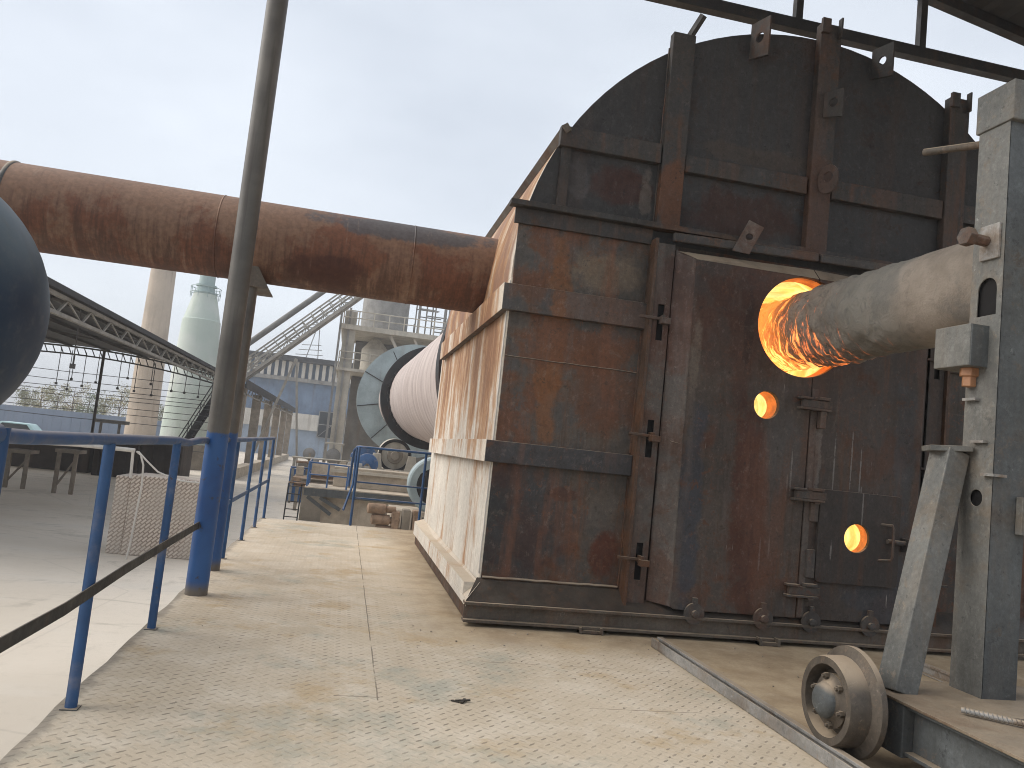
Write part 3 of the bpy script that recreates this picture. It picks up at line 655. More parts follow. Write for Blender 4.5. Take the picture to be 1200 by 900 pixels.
# hatch in the right leaf
hx0, hx1, hz0, hz1 = 3.895, 4.66, .53, 1.295; rr = .04
hout = []
for cx_, cz_, a0 in ((hx1-rr, hz1-rr, 0), (hx0+rr, hz1-rr, 90), (hx0+rr, hz0+rr, 180), (hx1-rr, hz0+rr, 270)):
    hout += [(cx_+rr*math.cos(R(a0+q)), cz_+rr*math.sin(R(a0+q))) for q in (0, 30, 60, 90)]
ht = MB().plate(hout, [circ(HC[0], HC[1], HC[2], 28)], xz(YD-.036), .033).build('hatch', 'hatch', hood, bevel=.004)
MB().tube([(4.47, YD-.025, 1.05), (4.555, YD-.075, 1.05), (4.565, YD-.08, 1.02), (4.565, YD-.08, .79), (4.555, YD-.075, .76), (4.46, YD-.025, .75)], .011, 8).build('handle', 'band', ht, smooth=50)
MB().tube([(4.53, YD-.05, .915), (4.84, YD-.05, .905)], .022, 10).box(4.70, 4.73, YD-.09, YD-.001, .84, .95).build('latch_bar', 'band', ht, smooth=50)
for z0 in (.56, 1.02): MB().box(3.815, 3.888, YD-.03, YD-.002, z0, z0+.23).build('hatch_hinge', 'band', ht, bevel=.004)
for zz in (1.99, 1.235, .455):            # clamps across the seam
    k = MB().box(SX-.10, SX+.17, YD-.055, YD-.010, zz-.035, zz+.03).box(SX-.13, SX-.02, YD-.075, YD-.002, zz+.032, zz+.05).box(SX-.13, SX+.15, YD-.075, YD-.002, zz-.055, zz-.037)
    k.box(SX+.06, SX+.11, YD-.07, YD-.012, zz-(.2 if zz > 1.9 else .07), zz-.057).box(SX+.03, SX+.14, YD-.07, YD-.003, zz+.035, zz+.06)
    k.build('seam_clamp', 'band', hood, bevel=.004)
for x in (2.865, 3.465, 3.895, 4.44):     # round feet on the door's bottom edge
    k = MB().lathe((x, YD-.006, .205), (0, -1, 0), [(.085, 0), (.085, .022), (.03, .024), (.03, .05), (.02, .055)], 24)
    k.box(x-.02, x+.02, YD-.03, YD-.001, .25, .33)
    k.build('door_foot', 'band', hood, smooth=40)
# refractory collars behind the ports (firelight on them emitted by the material) and the hot chamber
def collar(x, z, r, y0, yc, fl):
    MB().lathe((x, y0, z), (0, 1, 0), [(r+.003, 0), (r-.003, yc-y0), (r+.012, yc-y0), (r+.012, 0)], 48, True).build('port_collar', 'firelit', hood, smooth=40)
    MB().lathe((x, yc, z), (0, 1, 0), [(r-.002, .0), (r+fl, 6.512-yc), (r+fl+.006, 6.512-yc), (r+.010, .0)], 48, True).build('port_throat', 'fire', hood, smooth=40)
    MB().lathe((x, y0-.001, z), (0, 1, 0), [(r+.014, 0), (r+.014, yc-y0), (r+fl+.010, 6.51-y0), (r+fl+.022, 6.51-y0), (r+.030, yc-y0), (r+.030, 0)], 48, True).build('leak_stop_sleeve', 'darksteel', hood, smooth=40)  # dark sleeve added to keep port glow from leaking outwards
collar(PX, PZ, PR, YD+.053, YD+.19, .09)
collar(PE[0], PE[1], PE[2]+.004, YD+.053, YD+.21, .06)
collar(HC[0], HC[1], HC[2]+.012, YD-.0005, YD+.10, .09)
ch = MB().box(1.45, 5.95, 6.499, 10.2, .45, 3.55)
ch.f = [f for i, f in enumerate(ch.f) if i != 2]
ch.build('hot_chamber', 'fire', hood)
MB().plate([(1.40, .4), (6.0, .4), (6.0, 3.6), (1.40, 3.6)], [circ(PX, PZ, PR+.108, 40), circ(PE[0], PE[1], PE[2]+.10), circ(HC[0], HC[1], HC[2]+.128)], xz(6.40), .0985).build('front_lining', 'brick', hood)
# lifting lugs with eye holes
def lug(c, lean, turn, w=.16, h=.30, eye=.035, round_=False, mat='rib'):
    c = Vector(c); rot = Matrix.Rotation(turn, 3, 'Z') @ Matrix.Rotation(lean, 3, 'Y')
    if round_: outl = circ(0, 0, h/2, 24, w/2)
    else: outl = [(-w/2, -h/2), (w/2, -h/2+.04), (w/2, h/2), (-w/2, h/2)]
    f = lambda u, v, t: tuple(c+rot @ Vector((u, t, v)))
    MB().plate(outl, [circ(0, .02, eye, 14)], f, .018).build('lifting_lug', mat, hood, bevel=.003)
lug((3.10, YF-.10, 5.10), R(0), R(108), .22, .36, .045)
lug((3.80, YF-.17, 4.62), R(0), R(118), .18, .26, .04)
lug((4.30, YF-.10, 5.14), R(0), R(108), .22, .32, .04)
lug((3.80, YF-.17, 3.95), R(0), R(115), .2, .26, .045, True)
lug((3.08, YF-.20, 3.30), R(24), R(-15), .14, .30, .03, False, 'bevel')

# ------------------------------------------------------------------ BURNER PIPE
br_ = thing('burner_pipe', 'thick crusted burner pipe pushed through the round glowing port', 'burner pipe', (3.83, 4.4, 2.66))
bp = MB(); NA, NL = 72, 150; y0, y1 = 2.9, 7.3; ax0 = Vector((3.875, y0, 2.69)); ax1 = Vector((3.765, y1, 2.62))
from mathutils import noise as mn
for i in range(NL+1):
    t = i/NL; p = ax0.lerp(ax1, t)
    amp = .003+.026*max(0, min(1, (p.y-4.5)/1.2))
    for k in range(NA):
        a = 2*PI*k/NA; d = Vector((math.cos(a), 0, math.sin(a)))
        q = p+d*.33
        nn = mn.fractal(Vector((q.x*7, q.y*11, q.z*7)), .8, 2.0, 5)+.6*mn.noise(q*3)
        bp.v.append(p+d*(.322+amp*nn))
for i in range(NL):
    for k in range(NA):
        k2 = (k+1) % NA; bp.f.append((i*NA+k, i*NA+k2, (i+1)*NA+k2, (i+1)*NA+k))
bp.f.append(tuple(range(NA))); bp.f.append(tuple(NL*NA+k for k in reversed(range(NA))))
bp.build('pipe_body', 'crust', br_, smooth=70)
MB().lathe((3.873, 2.9, 2.69), (0, 1, 0), [(.36, 0), (.36, .03), (.20, .031), (.20, -.3), (.36, -.001)], 32).build('end_flange', 'grey', br_, smooth=40)
# ------------------------------------------------------------------ BURNER CARRIAGE
cg = thing('burner_carriage', 'grey steel burner carriage with post, strut and flanged wheel on the track', 'carriage', (2.9, 3.0, .07))
CX0, CX1, CY0, CY1 = 3.235, 3.44, 3.515, 3.73
cp = MB()
slot = [(3.56, 2.36)]+[(3.61+.05*math.cos(R(180-q)), 2.53+.05*math.sin(R(q))) for q in range(0, 181, 20)]+[(3.66, 2.36)]
slot = [(CY0+.035, 2.30), (CY1-.05, 2.30)]+[((CY0+CY1)/2-.008+.064*math.cos(R(q)), 2.44+.064*math.sin(R(q))) for q in range(0, 181, 20)]
cp.plate([(CY0, .33), (CY1, .33), (CY1, 3.34), (CY0, 3.34)], [slot, circ((CY0+CY1)/2-.005, 1.335, .043, 20)], yz(CX0), .008)
po = cp.build('post', 'grey', cg, bevel=.002)
MB().box(CX0+.0005, CX1, CY0+.0, CY0+.008, .331, 3.339).box(CX1-.008, CX1, CY0+.008, CY1, .331, 3.339).box(CX0+.008, CX1-.008, CY1-.008, CY1, .331, 3.339).build('post_back', 'greydark', po, bevel=.002)  # darker grey puts shade into the colour of these sides
MB().box(CX0-.012, CX1+.03, CY0-.03, CY1+.015, 3.34, 3.56).build('post_cap', 'grey', po, bevel=.006)
MB().box(CX0+.02, CX0+.03, CY0+.01, CY1-.01, 1.2, 2.6).build('post_inside', 'black', po)  # black sheet for the dark interior behind slot and hole
p2 = MB().box(4.3, 4.5, CY0, CY1, .33, 3.34).build('post', 'greydark', cg, bevel=.004)
MB().box(3.445, 4.298, CY0+.05, CY1-.05, 1.9, 2.05).build('cross_bar', 'greydark', cg, bevel=.004)
MB().box(CX1-.06, 4.8, CY0-.045, CY0-.003, 1.17, 1.36).build('cross_plate', 'grey', cg, bevel=.003)
bk = MB().box(CX0-.105, CX1-.075, CY0+.08, CY1+.125, 2.02, 2.245).build('bracket_box', 'grey', cg, bevel=.006)
MB().box(CX0-.103, CX1-.01, CY0+.071, CY0+.079, 2.018, 2.24).build('bracket_shade', 'greydark', bk, bevel=.002)  # thin dark sheet giving the bracket front its shade
MB().lathe((CX0-.02, CY0+.17, 2.02), (0, 0, -1), [(.05, 0), (.05, .045), (.036, .047), (.036, .10)], 6).build('bracket_bolt', 'copper', bk, bevel=.004)
sb = MB().box(CX0-.018, CX0-.002, CY0+.02, CY0+.15, 2.60, 2.79)
sp = sb.build('bolt_plate', 'rail', cg, bevel=.003)
MB().lathe((CX0-.018, CY0+.10, 2.70), (-1, -.05, .05), [(.03, 0), (.03, .10), (.052, .101), (.052, .15)], 6).build('adjusting_bolt', 'band', sp, bevel=.004)
MB().tube([(CX0+.05, 3.68, 3.285), (3.20, 4.12, 3.375)], .022, 12).build('tie_rod', 'wheel', cg, smooth=50)
for zz, yy in ((1.845, 3.67), (1.62, 3.60), (1.45, 3.52)):
    MB().box(CX0-.03, CX0+.05, yy-.045, yy+.045, zz, zz+.014).build('tab', 'rail', cg)
# strut
ST, SB = Vector((3.165, 3.735, 1.565)), Vector((2.82, 3.60, .335))
ss = MB().bar(SB, ST, .145, .13, (-.96, 0, .26)).build('strut', 'grey', cg, bevel=.006)
MB().bar(ST+Vector((-.10, .06, .01)), ST+Vector((.085, -.03, .022)), .19, .03).build('strut_cap', 'grey', ss, bevel=.003)
# base frame: plate deck on longitudinal beams
MB().box(2.70, 4.75, 1.9, 3.80, .332, .345).build('deck_plate', 'dustplate', cg, bevel=.002)
MB().ibeam((2.775, 1.9, .215), (2.775, 3.40, .215), .10, .23, .012, .018).build('base_beam', 'greydark', cg, bevel=.003)
MB().box(2.715, 2.835, 3.405, 3.565, .085, .329).build('axle_housing', 'greydark', cg, bevel=.005)
MB().ibeam((4.6, 1.9, .215), (4.6, 3.7, .215), .10, .23, .012, .018).build('base_beam', 'greydark', cg)
MB().ibeam((2.84, 3.72, .25), (4.54, 3.72, .25), .10, .15, .012, .018).build('cross_beam', 'greydark', cg)
WX, WY, WZ = 2.44, 3.615, .275
wh = MB().lathe((WX, WY, WZ), (1, 0, 0), [(.085, .075), (.155, .08), (.170, .0), (.205, 0), (.212, .02), (.214, .105), (.262, .125), (.262, .155), (.2, .158), (.08, .158)], 56).build('wheel', 'wheel', cg, smooth=35)
MB().lathe((WX, WY, WZ), (-1, 0, 0), [(.088, -.06), (.086, .0), (.080, .016), (.062, .032), (.035, .042), (.0005, .045)], 28).build('hub_cap', 'greydark', wh, smooth=35)
MB().lathe((WX, WY, WZ), (-1, 0, 0), [(.0, -.074), (.125, -.074), (.128, -.03), (.10, -.02), (.085, .0)], 32).build('hub_flange', 'wheel', wh, smooth=35)
for k in range(6):
    a = 2*PI*k/6+.3
    MB().lathe((WX+.028, WY+.113*math.cos(a), WZ+.113*math.sin(a)), (-1, 0, 0), [(.017, 0), (.017, .022), (.009, .023), (.009, .035)], 6).build('hub_bolt', 'wheel', wh)
MB().tube([(WX+.15, WY, WZ), (2.72, WY-.05, WZ)], .045, 14).build('axle', 'greydark', wh, smooth=50)
w2 = MB().lathe((4.50, WY, WZ), (1, 0, 0), [(.06, 0), (.262, 0), (.262, .03), (.214, .05), (.212, .15), (.06, .152)], 40).build('wheel', 'wheel', cg, smooth=35)
# tracks
t = MB()
for dx_, w_, z0_, z1_ in ((0, .085, .002, .012), (0, .012, .012, .06), (0, .042, .06, .078)): t.box(2.46-w_/2+dx_, 2.46+w_/2+dx_, -.5, 5.72, z0_, z1_)
t.box(2.395, 2.403, -.5, 5.72, .004, .07)
tag(t.build('track_rail', 'rail', bevel=.003), 'worn steel track rail running under the flanged wheel, edged by the chequer plate', 'rail', 'carriage tracks')
t = MB()
for dx_, w_, z0_, z1_ in ((0, .085, .002, .012), (0, .012, .012, .06), (0, .042, .06, .078)): t.box(4.45-w_/2+dx_, 4.45+w_/2+dx_, -.5, 5.72, z0_, z1_)
tag(t.build('track_rail', 'rail', bevel=.003), 'dusty steel track rail seen between the strut and the tall grey post', 'rail', 'carriage tracks')
# scrap on the carriage deck
def ribbed(p0, p1, r, name, mat, label):
    p0, p1 = Vector(p0), Vector(p1); m_ = MB().tube([p0, p1], r, 10)
    nr = int((p1-p0).length/.018); d = (p1-p0).normalized()
    for k in range(1, nr): m_.lathe(p0+d*.018*k, d+Vector((0, 0, .35)), [(r+.0, -.003), (r+.004, 0), (r, .003)], 10)
    return tag(m_.build(name, mat, smooth=50), label, 'rebar')
ribbed((2.885, 3.245, .366), (3.22, 2.93, .366), .013, 'rebar', 'rail', 'pale ribbed rebar offcut lying on the carriage deck')
tag(MB().tube([(3.03, 3.19, .354), (3.35, 3.10, .354)], .008, 8).build('steel_rod', 'darksteel', smooth=50), 'thin dark smooth rod lying beside the rebar on the carriage deck', 'rod')
tag(MB().tube([(3.0, 2.93, .352), (3.2, 2.86, .352)], .006, 8).build('steel_rod', 'stick', smooth=50), 'short dark rod at the edge of the carriage deck in front of the rebar', 'rod')

# ------------------------------------------------------------------ DUCT, POSTS, RAILINGS
dt = thing('duct', 'long rusty brown round duct crossing into the hood side', 'duct', (-3, 7.85, 3.06))
DYC, DZC, DR = 7.85, 3.06, .385
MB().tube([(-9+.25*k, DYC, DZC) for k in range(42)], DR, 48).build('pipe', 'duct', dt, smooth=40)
for x in (-3.16, -1.36, .42):
    rn = MB()
    if x < -3: rn.lathe((x, DYC, DZC), (1, 0, 0), [(DR, -.02), (DR+.012, -.012), (DR+.014, 0), (DR+.010, .012), (DR, .02)], 48)
    else: rn.lathe((x, DYC, DZC), (1, 0, 0), [(DR, -.008), (DR+.005, 0), (DR, .008)], 48)
    rn.build('weld_seam', 'greydark' if x < -3 else 'duct', dt, smooth=60)
pst = MB().tube([(-.965, 6.55, 0), (-.965, 6.55, 5.60)], .083, 28)
tag(pst.build('roof_post', 'post', smooth=40), 'tall round roof post, bare brown above and blue below, in front of the duct', 'post')
p2 = thing('duct_support', 'slimmer pipe post carrying the duct on a plate saddle', 'post', (-1.02, 7.68, 0))
MB().tube([(-1.02, 7.68, 0), (-1.02, 7.68, 2.66)], .062, 24).build('post', 'post', p2, smooth=40)
b = MB(); SX0 = -.11
for y in (DYC-.26, DYC+.2): b.plate([(-1.14, 2.60), (-.86, 2.60), (-.98, 2.80), (-1.1, 2.82)] if y < DYC else [(-1.2, 2.60), (-.9, 2.60), (-.96, 2.72), (-1.15, 2.72)], [], xz(y), .012)
b.box(-1.2, -.86, DYC-.27, DYC+.24, 2.588, 2.60)
b.build('saddle', 'ibeam', p2)
rl = thing('guard_railing', 'blue pipe guard railing along the platform edge with a dark flat mid bar', 'railing', (-1.03, 6, 0))
ry = [2.62, 3.91, 5.40, 7.15, 8.35, 9.79, 11.15, 12.38]
rt = [(-1.005, 2.62, 1.20), (-1.03, 3.0, 1.19), (-1.03, 5.4, 1.172), (-1.03, 5.75, 1.155), (-1.03, 6.15, 1.17), (-1.03, 9, 1.17), (-1.03, 12.38, 1.18)]
MB().tube(rt, .025, 14).build('top_rail', 'blue', rl, smooth=60)
for i, y in enumerate(ry):
    zt = 1.20 if i == 0 else 1.165
    if i == 0: MB().tube([(-1.0, y-.0, 1.225), (-1.0, y-.02, 0)], .034, 16).build('post', 'blue', rl, smooth=60)
    else: MB().tube([(-1.03, y, zt), (-1.03, y+.004, 0)], .0255 if i < 3 else .02, 14).build('post', 'blue', rl, smooth=60)
    MB().box(-1.065, -.995, y-.035, y+.035, .0015, .006).build('foot_plate', 'greydark', rl)
bars = [(-1.0, 1.2, .515), (-.998, 2.6, .53), (-.996, 3.5, .515), (-.995, 4.4, .532), (-.996, 5.5, .535), (-1.0, 6.47, .53)]
fb = MB()
for a, c_ in zip(bars, bars[1:]): fb.bar(a, c_, .006, .052)
fb.build('flat_bar', 'darksteel', rl)
MB().bar((-1.03, 6.6, .56), (-1.03, 12.36, .56), .008, .045).build('mid_bar', 'blue', rl)
MB().tube([(-1.03, -.5, 1.22), (-1.0, 2.6, 1.205)], .034, 14).build('top_rail', 'blue', rl, smooth=60)
fr_ = thing('guard_railing', 'blue tube guard railing at the far end of the platform beside the hood', 'railing', (.8, 12.4, 0))
YR = 12.4
MB().tube([(.14, YR+.5, .55), (.16, YR+.42, 1.12), (.2, YR+.3, 1.18), (.24, YR+.04, 1.19), (.3, YR, 1.19), (1.9, YR, 1.2)], .02, 10).build('top_rail', 'blue', fr_, smooth=60)
for p_ in ((.23, YR), (1.25, YR), (2.2, YR)): MB().tube([(*p_, 1.18), (*p_, 0)], .02, 10).build('post', 'blue', fr_, smooth=60)
MB().tube([(.10, YR+.02, .22), (.20, YR+.3, .6), (.2, YR+.32, 1.17)], .018, 10).build('post', 'blue', fr_, smooth=60)
for z in (.42, .66): MB().tube([(.23, YR, z), (2.2, YR, z)], .014, 8).build('mid_rail', 'blue', fr_, smooth=60)

# storage tank with a domed end on the left
tk = thing('tank', 'dark blue tank with a smooth domed end at the left edge', 'tank', (-3.4, 5, H))
TC = (-2.645, 5.0, 1.80); TR = .86
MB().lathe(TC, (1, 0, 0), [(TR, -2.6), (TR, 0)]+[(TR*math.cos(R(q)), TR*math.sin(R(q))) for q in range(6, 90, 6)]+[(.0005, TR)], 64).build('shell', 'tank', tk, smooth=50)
MB().lathe(TC, (1, 0, 0), [(TR+.001, -.02), (TR+.008, 0), (TR+.001, .02)], 64).build('weld_seam', 'tank', tk, smooth=60)
MB().lathe((TC[0]+.45, TC[1], TC[2]), (1, 0, 0), [(TR*.853, -.012), (TR*.853+.006, 0), (TR*.84, .014)], 64).build('weld_seam', 'tank', tk, smooth=60)
for x in (-3.0, -4.8): MB().plate([(TC[1]-.6, H), (TC[1]+.6, H), (TC[1]+.75, 1.35), (TC[1]-.75, 1.35)], [], yz(x), .1).build('saddle', 'darksteel', tk)

# canopy roof over the burner platform
cn = thing('canopy_roof', 'dark steel truss and sheet roof high above the hood front', 'roof', (3, 5, 0))
YT = 6.62
MB().box(-1.2, 9.6, YT-.05, YT+.05, 5.55, 5.66).build('bottom_chord', 'canopy', cn, bevel=.004)
def ztop(x): return 6.20-.165*(x-5.2)
MB().bar((-1.35, YT, ztop(-1.35)), (9.6, YT, ztop(9.6)), .10, .10).build('top_chord', 'canopy', cn)
for x in (-1.1, .2, 1.2, 2.45, 3.69, 5.02, 6.35, 7.7, 9.0): MB().box(x-.035, x+.035, YT-.035, YT+.035, 5.655, ztop(x)-.045).build('strut', 'canopy', cn)
MB().bar((2.79, YT+.1, 5.57), (2.55, YT+.5, 5.0), .05, .05).build('brace', 'canopy', cn)
rs = MB(); nx = 110
for i in range(nx+1):
    x = -1.6+11.4*i/nx; z = ztop(x)+.075+(.018 if i % 2 else 0)
    rs.v += [Vector((x, 2.4, z)), Vector((x, YT+.12, z))]
for i in range(nx): rs.f.append((2*i, 2*i+1, 2*i+3, 2*i+2))
rsb = rs.build('roof_sheet', 'shedroof', cn)
sm_ = rsb.modifiers.new('thickness', 'SOLIDIFY'); sm_.thickness = .004
for y in (5.2, 3.9, 2.6): MB().bar((-1.4, y, ztop(-1.4)+.02), (9.6, y, ztop(9.6)+.02), .06, .08).build('purlin', 'canopy', cn)
MB().bar((4.6, YT-.5, ztop(4.6)-.02), (9.6, YT-.5, ztop(9.6)-.02), .05, .06).build('purlin', 'canopy', cn)
for p_ in ((9.2, 6.55), (9.2, 2.6)): MB().tube([(*p_, 0), (*p_, ztop(p_[0])-.02)], .08, 20).build('post', 'canopy', cn)

# loose scrap on the platform
tag(MB().bar((1.42, 6.42, .02), (2.2, 6.30, .018), .02, .016).bar((1.5, 6.36, .035), (2.1, 6.36, .03), .012, .012).build('flat_scrap', 'darksteel'), 'dark thin scrap strips lying in the gap under the hood beam', 'scrap')
tag(MB().box(1.92, 2.11, 6.0, 6.045, .008, .028).box(1.92, 1.94, 5.99, 6.05, .006, .05).box(2.09, 2.11, 5.99, 6.05, .006, .05).build('channel_clip', 'ibeam'), 'small dusty channel clip under the hood beam left of the track rail', 'clip')
tag(MB().box(3.42, 3.60, 5.98, 6.04, .004, .028).box(3.42, 3.44, 5.97, 6.05, .004, .06).box(3.58, 3.60, 5.97, 6.05, .004, .06).build('channel_clip', 'ibeam'), 'small channel clip under the hood beam below the door seam', 'clip')
tw = MB().bar((.72, 4.225, .008), (.80, 4.23, .012), .012, .008).bar((.75, 4.20, .006), (.775, 4.255, .008), .014, .01).bar((.70, 4.235, .005), (.74, 4.215, .006), .008, .006)
tag(tw.build('twig', 'stick'), 'dark bit of twig lying on the dusty chequer plate', 'twig')
random.seed(11)
pb = MB()
for k in range(84):
    if k % 3 == 0: x, y = random.uniform(2.5, 4.4), random.uniform(4.0, 5.9)
    elif k % 3 == 1: x, y = random.uniform(.6, 2.4), random.gauss(5.7, .25)
    else: x, y = random.uniform(-1, 2.3), random.uniform(2.6, 8)
    r = random.uniform(.002, .006)*(1.4 if k % 3 < 2 else 1)
    pb.lathe((x, y, r*.4), (random.uniform(-.3, .3), .2, 1), [(.0005, -r*.7), (r, -r*.2), (r*.8, r*.5), (.0005, r*.7)], 6)
gb = pb.build('grit', 'concdark'); gb['kind'] = 'stuff'; tag(gb, 'scattered grit and crumbs on the platform plate', 'grit')

# ------------------------------------------------------------------ ROTARY KILN BEHIND THE HOOD
KY0, KY1 = 10.78, 64
def kz(y): return 2.75+.030*(y-KY0)
kl = thing('rotary_kiln', 'long pinkish steel rotary kiln drum with dark riding tyres behind the hood', 'kiln', (XC, 30, H))
kax = Vector((0, 1, .030)).normalized()
MB().lathe((XC, KY0, kz(KY0)), kax, [(1.98, 0), (1.98, 2), (1.98, 30), (1.98, KY1-KY0)], 96).build('shell', 'kiln', kl, smooth=40)
for y, r_, wd, nm in ((14.0, 2.25, .55, 'tyre'), (36.6, 2.38, .9, 'tyre')):
    MB().lathe((XC, y, kz(y)), kax, [(1.985, 0), (r_, .02), (r_, wd), (1.985, wd+.02)], 96).build(nm, 'tyre', kl, smooth=35)
bl = MB()
for y in (13.95, 14.85, 36.3, 37.6):
    for k in range(40):
        a = 2*PI*k/40; c0 = Vector((XC+2.04*math.cos(a), y, kz(y)+2.04*math.sin(a)))
        bl.bar(c0-kax*.12, c0+kax*.12, .14, .10, (math.cos(a), 0, math.sin(a)))
bl.build('tyre_pads', 'tyre', kl)
gg = MB().lathe((XC-.1, 46, kz(46)), kax, [(2.02, 0), (3.25, 0), (3.25, 1.1), (2.02, 1.1)], 72, True).build('girth_guard', 'guard', kl, smooth=35)
for k in range(10):
    a = 2*PI*k/10+.2; c0 = Vector((XC-.1, 45.95, kz(46))); d = Vector((math.cos(a), 0, math.sin(a)))
    MB().bar(c0+d*2.05, c0+d*3.24, .05, .06, (0, 1, 0)).build('guard_joint', 'tyre', gg)
# support station below the far tyre
rs_ = thing('roller_station', 'pale pier with a round support roller beneath the far kiln tyre', 'kiln support', (3, 36.6, H))
MB().box(.9, 6.5, 35.4, 38.4, H, -.05).build('pier', 'conc', rs_, bevel=.02)
MB().box(1.1, 6.3, 35.7, 38.1, -.05, .12).build('base_frame', 'cream_steel', rs_, bevel=.01)
for x in (2.25, 5.15):
    rw = MB().lathe((x, 36.2, .74), kax, [(.06, -.12), (.25, -.1), (.3, 0), (.62, .02), (.74, .03), (.74, .95), (.5, .97)], 40).build('roller', 'cream_steel', rs_, smooth=35)
    MB().lathe((x, 36.10, .74), (0, -1, 0), [(.36, 0), (.34, .05), (.2, .06), (.18, .2), (.05, .22)], 24).build('hub', 'concdark', rw, smooth=35)
    MB().lathe((x, 36.19, .74), (0, -1, 0), [(.60, -.02), (.74, -.02), (.74, .05), (.60, .05)], 40, True).build('rim', 'tyre', rw, smooth=35)
for x in (1.45, 3.0): MB().plate([(x-.28, .12), (x+.28, .12), (x+.16, .78), (x-.16, .78)], [], xz(35.85), .3).build('bearing_block', 'cream_steel', rs_, bevel=.02)
mt = thing('gear_case', 'dusty blue drive gear case beside the kiln support roller', 'gearbox', (.6, 38.5, H))
MB().box(.2, 1.6, 38.0, 39.5, H, -.1).build('plinth', 'conc', mt)
MB().plate([(.3, -.1), (1.65, -.1), (1.65, .55), (1.35, .95), (.75, 1.0), (.35, .6)], [], xz(38.2), .9).build('casing', 'bluefar', mt, bevel=.04)
m2 = thing('motor', 'grey round electric motor left of the blue gear case', 'motor', (-.6, 37.5, H))
MB().box(-1.15, -.05, 37.0, 38.4, H, .05).build('plinth', 'conc', m2)
MB().lathe((-.45, 37.2, .42), (0, 1, 0), [(.05, -.06), (.25, -.05), (.34, 0), (.34, .8), (.2, .85)], 28).build('body', 'greysteel', m2, smooth=35)
MB().box(-.85, -.0, 37.1, 38.0, .95, 1.02).box(-.8, -.74, 37.2, 37.26, .05, .95).box(-.1, -.04, 37.2, 37.26, .05, .95).build('cover', 'cream_steel', m2)
m3 = thing('fan_motor', 'small round fan motor at the left end of the machine platform', 'motor', (-1.55, 37, H))
MB().box(-1.9, -1.25, 36.8, 37.6, H, .05).build('plinth', 'concdark', m3)
MB().lathe((-1.5, 37.0, .42), (0, 1, 0), [(.05, -.04), (.2, -.03), (.27, 0), (.27, .5)], 24).build('body', 'greysteel', m3, smooth=35)
# machine platform with railings in front of the support
mp_ = thing('machine_platform', 'dusty steel and concrete platform below the kiln, seen past the far railing', 'platform', (1, 24, H))
MB().box(-.95, 4.2, 23.4, 25.2, -.32, -.17).build('slab', 'conc', mp_, bevel=.01)
MB().box(-.95, 4.2, 23.36, 23.399, -.42, -.20).build('edge_beam', 'greydark', mp_)
MB().box(-.42, 4.0, 23.6, 25.0, H, -.325).build('foundation', 'conc', mp_)
b = MB().bar((-.85, 23.45, -.45), (-.15, 23.45, -.9), .06, .1).bar((-.5, 23.45, -.45), (.1, 23.45, -.75), .06, .1)
b.build('brackets', 'greydark', mp_)
MB().box(-.2, 3.9, 24.7, 25.6, -.17, .42).build('upper_block', 'conc', mp_, bevel=.02)
MB().box(-.3, 4.0, 24.62, 24.698, .25, .34).build('ledge', 'cream_steel', mp_)
gr2 = thing('guard_railing', 'dusty blue railing on the machine platform left of the far guard railing', 'railing', (-.6, 23.5, -.17))
for x in (-.9, -.35, .2): MB().tube([(x, 23.5, -.17), (x, 23.5, .52)], .025, 8).build('post', 'bluefar', gr2)
for y in (24.3, 25.1): MB().tube([(-.9, y, -.17), (-.9, y, .56)], .025, 8).build('post', 'bluefar', gr2)
MB().tube([(.2, 23.5, .5), (-.9, 23.5, .52), (-.9, 25.1, .56)], .025, 8).tube([(.2, 23.5, .18), (-.9, 23.5, .18), (-.9, 25.1, .2)], .02, 8).build('rails', 'bluefar', gr2)
rw = thing('tyre_roller', 'large dusty steel roller wheel half hidden behind the hood corner', 'roller', (2.3, 20, H))
MB().box(1.3, 3.8, 19.6, 21.2, H, -.3).build('pier', 'conc', rw)
MB().lathe((2.35, 19.9, .35), kax, [(.12, -.05), (.16, 0), (.52, .03), (.66, .02), (.70, .05), (.70, .6), (.4, .62)], 44).build('wheel', 'guard', rw, smooth=35)
MB().lathe((2.35, 19.9, .35), (0, -1, 0), [(.5, -.04), (.5, -.02), (.2, .03), (.1, .12)], 24).build('hub', 'tyre', rw, smooth=35)
vb = thing('valve_bank', 'cluster of dusty hydraulic blocks and cylinders at the platform end', 'machinery', (1.1, 17.5, H))
MB().box(.55, 2.4, 17.0, 18.2, H, -.75).build('stand', 'concdark', vb)
MB().box(.6, 2.3, 16.95, 18.1, -.75, -.66).build('tray', 'conc', vb, bevel=.01)
random.seed(5)
for k in range(3): MB().lathe((.62+.1*k, 17.1, -.1-.22*k), (1, .1, 0), [(.06, 0), (.11, .02), (.11, .38), (.07, .4), (.07, .6)], 14).build('cylinder', 'rustpale', vb, smooth=40)
for k in range(5):
    x = 1.15+.22*k; z = random.uniform(-.66, -.5)
    MB().box(x, x+.16, 17.05, 17.4, -.655, random.uniform(-.35, -.05)).build('valve_block', 'concdark' if k % 2 else 'rustpale', vb, bevel=.015)
bst = thing('beam_stack', 'low stack of dusty rusty beams beside the machine platform', 'beams', (-1.2, 27, H))
for k, (x0, x1, z) in enumerate(((-1.5, 1.6, -.42), (-1.3, 1.2, -.27), (-1.05, 1.5, -.12))): MB().ibeam((x0, 28+.2*k, z), (x1, 28.1+.2*k, z), .2, .13, .03, .03).build('beam', 'rustpale' if k != 1 else 'concdark', bst)
MB().box(-1.2, 1.2, 28.0, 28.5, H, -.50).build('sleeper', 'concdark', bst)
pm = thing('pump_set', 'dusty pump with pipes on a pale block under the blue gear case', 'pump', (.6, 33, H))
MB().box(-.3, 2.6, 33.0, 34.0, H, -.12).build('block', 'conc', pm, bevel=.02)
